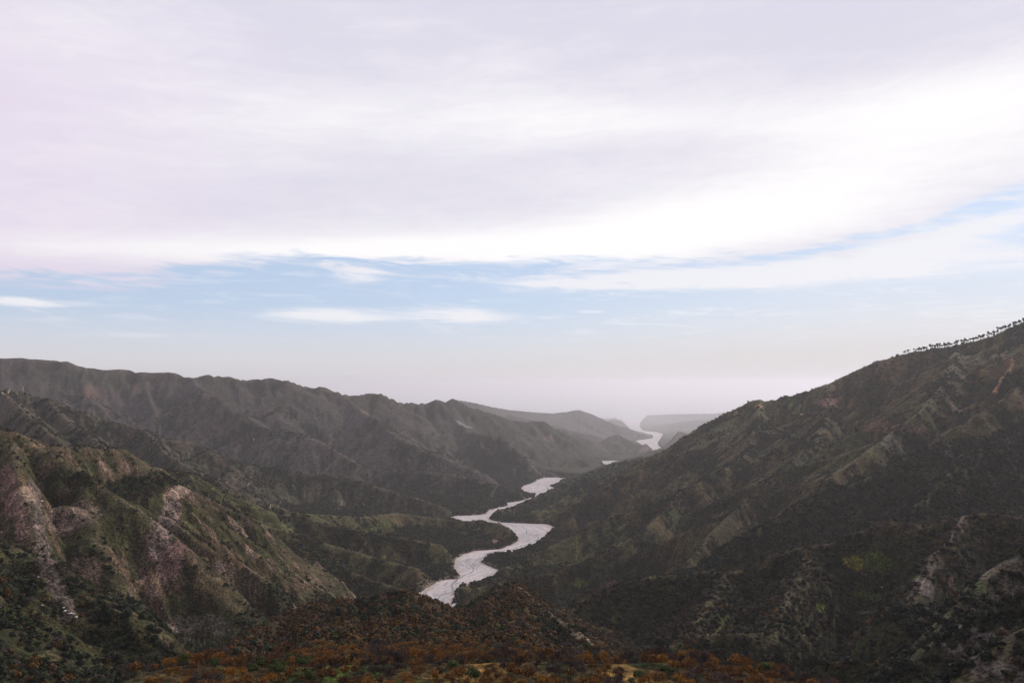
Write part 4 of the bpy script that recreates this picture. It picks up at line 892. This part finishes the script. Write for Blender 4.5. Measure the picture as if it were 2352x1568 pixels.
for nm, pr, lb in (('russet_trees', OAKS, 'russet oaks behind the nearest band of trees'), ('bare_trees', TWIGGY, 'grey leafless trees behind the nearest band of trees'), ('evergreen_trees', HOLMS, 'dark green trees behind the nearest band of trees')):
    q = extra[nm]
    if not q: continue
    xs_, ys_, ss = np.array(q).T; zz = ground(xs_, ys_)[0]; ms = [whole(p) for p in pr]
    scatter(nm, lb, ms, np.column_stack([xs_, ys_, zz]), ss, ss, RNG.uniform(0, 6.28, len(q)), RNG.integers(0, len(pr), len(q)))
print('near', round(time.time() - T0, 1))

# ------------------------------------------------------------------ stone pines along the right skyline
def pine(seed, h=13., lean=.05, wide=1.0):
    rnd = random.Random(seed); V, Fc = [], []; p = Vector((0, 0, -1)); d = Vector((rnd.uniform(-lean, lean), rnd.uniform(-lean, lean), 1)).normalized(); r = .50
    for k in range(5):
        q = p + d * ((h * .8 + 1) / 5); tube(V, Fc, p, q, r, r * .9, 6); p = q; r *= .9; d = (d + Vector((rnd.uniform(-.1, .1), rnd.uniform(-.1, .1), 0))).normalized()
    top = p
    for k in range(7):
        a = rnd.uniform(0, 6.28); b = top - Vector((0, 0, rnd.uniform(0, h * .2))); tube(V, Fc, b, b + Vector((math.cos(a) * 2 * wide, math.sin(a) * 2 * wide, rnd.uniform(.6, 2))), .11, .04, 3)
    C1 = leaf_cloud(620, 3.6 * wide, 3.4, -1.4, .75, rnd, 7, .4, .3); V3 = [v + top + Vector((0, 0, .7)) for v in C1[0]]
    return mk('trunk', (V, Fc), BARK), mk('crown', (V3, C1[1]), PINEM)
PINES = [pine(s, h, .08, w) for s, h, w in ((41, 13, .9), (42, 12, 1.1), (43, 14, .8), (44, 11, 1.2), (45, 10, 1.0), (46, 12.5, .7))]
sk = [P(*p) for p in RIDGES[[k for k, r in enumerate(RIDGES) if r[0] == 'right_skyline_mountain'][0]][3]]
def crest_at(xp):
    """point on the right skyline crest on one bearing"""
    b = bearing(xp, 850)[0]
    for a, c in zip(sk[:-1], sk[1:]):
        ba, bc = a[0] / a[1], c[0] / c[1]
        if min(ba, bc) <= b <= max(ba, bc):
            t = (b - ba) / (bc - ba); t = t * a[1] / (t * a[1] + (1 - t) * c[1]) if abs(bc - ba) > 1e-9 else t
            return a[0] + (c[0] - a[0]) * t, a[1] + (c[1] - a[1]) * t
    return None
xp = 2078.; k = 0; rnd = random.Random(9)
while xp < 2365:
    f = (xp - 2078) / 280; q = crest_at(xp)
    if q:
        s = (1.1 + .2 * min(1, f * 3)) * rnd.uniform(.8, 1.15) * (1.0 if f < .8 else .95)
        place = 'dense lower end of the skyline row' if f < .33 else ('middle of the skyline row' if f < .66 else 'open upper end of the skyline row')
        plant('pine_tree', rnd.choice(PINES[1::2] if f < .4 else PINES), q[0] + rnd.uniform(-4, 4), q[1] + rnd.uniform(-6, 3), s, rnd.uniform(0, 6.28), 'dark stone pine with bare trunk in the ' + place, 'stone pines in the ' + place, tall=rnd.uniform(1.0, 1.35)); k += 1
    xp += rnd.uniform(1.0, 2.5) * (1.0 if f < .5 else 1.25) + (5 if rnd.random() < .05 else 0)
print('pines', k)
BUSH = [mk('crown', leaf_cloud(260, 2.6, 2.0, 1.6, .36, random.Random(s), 7, .5), EVER) for s in (51, 52, 53)]
def bush(x, y, s, label, group=None, tall=.8):
    o = link(bpy.data.objects.new('evergreen_bush', rnd.choice(BUSH))); o.location = (x, y, float(ground(x, y)[0]) - .3); o.scale = (s, s, s * tall); o.rotation_euler = (0, 0, rnd.uniform(0, 6.28)); return tag(o, label, 'bush', group)
for xp_, s, lb in [(2032, 1.3, 'upper of two round bushes below the lower end of the pine row'), (2048, 1.2, 'round bush on the skyline closest to the pine row'), (1985, 2.0, 'large round dark bush on the right skyline under the steep step')]:
    q = crest_at(xp_); bush(q[0], q[1], s, lb)
xp = 1858.
while xp < 1962:
    q = crest_at(xp); s = rnd.uniform(.6, 1.35)
    if xp < 1905 or rnd.random() < .55: bush(q[0], q[1] - 2, s, 'dark round bush in the loose row on the lower right skyline', 'bushes in the loose row on the lower right skyline')
    xp += rnd.uniform(3, 7)
for a, b, lb in [(1785, .6, 'lone little bush on the bare right skyline'), (1702, .6, 'bush on the steep left end of the right skyline')]:
    q = crest_at(a); bush(q[0], q[1], b, lb)
cl = sight(1795, 965)
for k in range(9):
    a = rnd.uniform(0, 6.28); q = rnd.uniform(0, 14); o = bush(cl[0] + math.cos(a) * q, cl[1] + math.sin(a) * q * .8, rnd.uniform(1.6, 2.5), 'dark tree in the clump below the green terrace of the right mountain', 'clump of dark trees below the green terrace', 1.0)

# ------------------------------------------------------------------ farm sheds, boulders, tracks, smoke
ROOF = simple('roof_tiles', (.38, .17, .10), .85, .2, .2, .8); PLASTER = simple('pale_plaster', (.50, .45, .38), .9, .1, .1, .6); DARKG = simple('dark_opening', (.02, .02, .022), .4, .4)
def house(x, y, l, w, h, yaw, label, roofm=None):
    z = float(ground(x, y)[0]) - .6; e = link(bpy.data.objects.new('farm_shed', None)); e.location = (x, y, z); e.rotation_euler = (0, 0, yaw); tag(e, label, 'shed')
    a, b = l / 2, w / 2; r = h + w * .28
    wv = [(-a, -b, -1), (a, -b, -1), (a, b, -1), (-a, b, -1), (-a, -b, h), (a, -b, h), (a, b, h), (-a, b, h), (-a, 0, r - .1), (a, 0, r - .1)]
    me = bpy.data.meshes.new('wall'); me.from_pydata(wv, [], [(0, 1, 5, 4), (2, 3, 7, 6), (1, 2, 6, 9, 5), (3, 0, 4, 8, 7)]); me.materials.append(PLASTER); link(bpy.data.objects.new('wall', me), e)
    q = .35; rv = []
    for sy in (-1, 1): rv += [(-a - q, sy * (b + q), h - .15), (a + q, sy * (b + q), h - .15), (a + q, 0, r + .05), (-a - q, 0, r + .05), (-a - q, sy * (b + q), h - .33), (a + q, sy * (b + q), h - .33), (a + q, 0, r - .12), (-a - q, 0, r - .12)]
    rf = []
    for o in (0, 8): rf += [(o, o + 1, o + 2, o + 3), (o + 4, o + 5, o + 6, o + 7), (o, o + 1, o + 5, o + 4), (o, o + 3, o + 7, o + 4), (o + 1, o + 2, o + 6, o + 5)]
    me = bpy.data.meshes.new('roof'); me.from_pydata(rv, [], rf); me.materials.append(roofm or ROOF); link(bpy.data.objects.new('roof', me), e)
    def slab(nm, cx, wd, z0, z1, m):
        v = [(cx + sx * wd / 2, -b - d, zz) for d in (-.02, .05) for zz in (z0, z1) for sx in (-1, 1)]
        me = bpy.data.meshes.new(nm); me.from_pydata(v, [], [(4, 5, 7, 6), (0, 4, 6, 2), (1, 5, 7, 3), (2, 3, 7, 6)]); me.materials.append(m); link(bpy.data.objects.new(nm, me), e)
    slab('door', 0, 1.1, .3, 2.3, DARKG); slab('window', -a * .55, .9, 1.1, 2.0, DARKG); slab('window', a * .55, .9, 1.1, 2.0, DARKG)
for xp_, yp_, l, w, h, yw, lb, rm in [(1841, 953, 15, 6, 2.8, .1, 'long low shed with pale orange roof on the green terrace of the right mountain', ROOF), (583, 1011, 9, 6, 4, -.3, 'tiny white farm building on the far left hillside', PLASTER),
        (912, 1174, 8, 6, 3.5, .2, 'small ochre farm building above the near river bend', ROOF), (520, 1109, 8, 5, 3.2, .3, 'small pale building on the crest of the left wooded hill', ROOF)]:
    q = sight(xp_, yp_); house(q[0], q[1], l, w, h, yw, lb, rm)
BW = simple('white_boulder', (.62, .58, .55), .9, .15, .2, 1.5); BM = []
for k in range(5):
    r_ = random.Random(60 + k); V, Fc = [], []
    n1, n2_ = 5, 8
    for a in range(n1 + 1):
        for b in range(n2_):
            th = math.pi * a / n1; ph = 6.2832 * b / n2_; q = 1 + r_.uniform(-.22, .22); V.append((q * math.sin(th) * math.cos(ph), .85 * q * math.sin(th) * math.sin(ph), .7 * q * math.cos(th)))
    for a in range(n1):
        for b in range(n2_): Fc.append((a * n2_ + b, (a + 1) * n2_ + b, (a + 1) * n2_ + (b + 1) % n2_, a * n2_ + (b + 1) % n2_))
    BM.append(mesh_np('boulder', V, Fc, BW))
for k, (xp_, yp_, s, lb) in enumerate([(143, 1402, 1.9, 'topmost white boulder at the foot of the long scree chute'), (149, 1407, 2.4, 'big white boulder second from the top at the foot of the scree chute'), (156, 1410, 1.6, 'small white boulder in the middle of the pile at the chute foot'),
        (161, 1414, 2.2, 'white boulder below the middle one at the foot of the scree chute'), (168, 1412, 1.7, 'cream boulder at the right side of the pile at the chute foot'), (172, 1418, 2.6, 'largest cream boulder at the lowest end of the pile at the chute foot'),
        (371, 1405, 1.6, 'single white boulder on the slope right of the scree chutes'), (1844, 1459, 1.5, 'white boulder on the meadow edge of the lower right slope'), (2080, 1386, 2.0, 'pale boulder beside the rocky rib of the right near ridge')]):
    q = sight(xp_, yp_); o = link(bpy.data.objects.new('boulder', BM[k % 5])); s *= .6; o.location = (q[0], q[1], q[2] + s * .25); o.scale = (s, s, s * .8); o.rotation_euler = (0, 0, k * 1.3); tag(o, lb, 'boulder')
TRACK = simple('track_dirt', (.26, .20, .14), .95, .1, .25, .3)
gz = lambda x, y: ground(x, y)[0]
def track(pts, w, label): ribbon('dirt_track', [sight(*p)[:2] for p in pts], w, TRACK, .6, gz, label, 8)
track([(560, 1108), (570, 1100), (577, 1107), (566, 1116)], 4.5, 'short bare bend of track on the crest of the left wooded hill')
track([(600, 1172), (620, 1160), (645, 1152), (660, 1147)], 3.5, 'faint dirt track climbing right on the left wooded hill')
track([(775, 1176), (785, 1160), (800, 1162), (825, 1163), (836, 1167), (838, 1173), (828, 1182), (815, 1190)], 3.5, 'dirt track looping in a hairpin above the river')
track([(1090, 1000), (1110, 1003)], 1, 'tiny') if False else None
track([(50, 893), (20, 896), (0, 899)], 5, 'pale track end at the left edge of the upper ridge')

def smoke():
    mt = bpy.data.materials.new('smoke'); mt.use_nodes = True; t = NT(mt.node_tree); t.n.clear(); out = t.new('ShaderNodeOutputMaterial'); pv = t.new('ShaderNodeVolumePrincipled')
    pv.inputs['Color'].default_value = c4(.86, .93, 1.0); pv.inputs['Density'].default_value = .010; pv.inputs['Anisotropy'].default_value = .5; t.l.new(pv.outputs[0], out.inputs['Volume'])
    a = Vector(sight(1085, 994)); V, Fc = [], []; n = 14; k = 10
    for i in range(n + 1):
        u = i / n; c = a + Vector((-150 * u + 10 * math.sin(u * 9), -20 * u, 14 + 75 * u ** .8 + 5 * math.sin(u * 14))); r = (6 + 20 * u) * (1 - max(0, u - .8) * 4.2) + .3
        for m in range(k):
            th = 6.2832 * m / k; q = r * (1 + .25 * math.sin(3 * th + i)); V.append((c.x + q * .3 * math.cos(th), c.y + q * math.cos(th), c.z + q * .8 * math.sin(th)))
    for i in range(n):
        for m in range(k): Fc.append((i * k + m, i * k + (m + 1) % k, (i + 1) * k + (m + 1) % k, (i + 1) * k + m))
    me = bpy.data.meshes.new('smoke'); me.from_pydata(V, [], Fc + [tuple(range(k))[::-1], tuple(n * k + m for m in range(k))]); me.materials.append(mt)
    import bmesh
    bm = bmesh.new(); bm.from_mesh(me); bmesh.ops.recalc_face_normals(bm, faces=bm.faces[:]); bm.to_mesh(me); bm.free()
    tag(link(bpy.data.objects.new('smoke', me)), 'thin blue white smoke drifting over the middle ridge', kind='stuff')
smoke()
print('things', round(time.time() - T0, 1))
# ------------------------------------------------------------------ air
def haze():
    x0, x1, y0, y1 = -92000., 92000., -5000., 250000.
    z0 = ZSEA - 60; z1 = 330.
    v = [(x, y, z) for z in (z0, z1) for y in (y0, y1) for x in (x0, x1)]
    f = [(0, 2, 3, 1), (4, 5, 7, 6), (0, 1, 5, 4), (2, 6, 7, 3), (0, 4, 6, 2), (1, 3, 7, 5)]
    mt = bpy.data.materials.new('haze'); mt.use_nodes = True; t = NT(mt.node_tree); t.n.clear()
    out = t.new('ShaderNodeOutputMaterial'); pv = t.new('ShaderNodeVolumePrincipled')
    pv.inputs['Color'].default_value = c4(*HAZE_COL); pv.inputs['Density'].default_value = HAZE_D; pv.inputs['Anisotropy'].default_value = HAZE_G
    t.l.new(pv.outputs[0], out.inputs['Volume'])
    tag(link(bpy.data.objects.new('haze', mesh_np('haze', v, f, mt))), 'pale haze filling the valley and thickening towards the sea', kind='stuff')
HAZE_D, HAZE_G, HAZE_COL = 0.000024, 0.4, (.93, .905, .95)
haze()
print('done', round(time.time() - T0, 1))
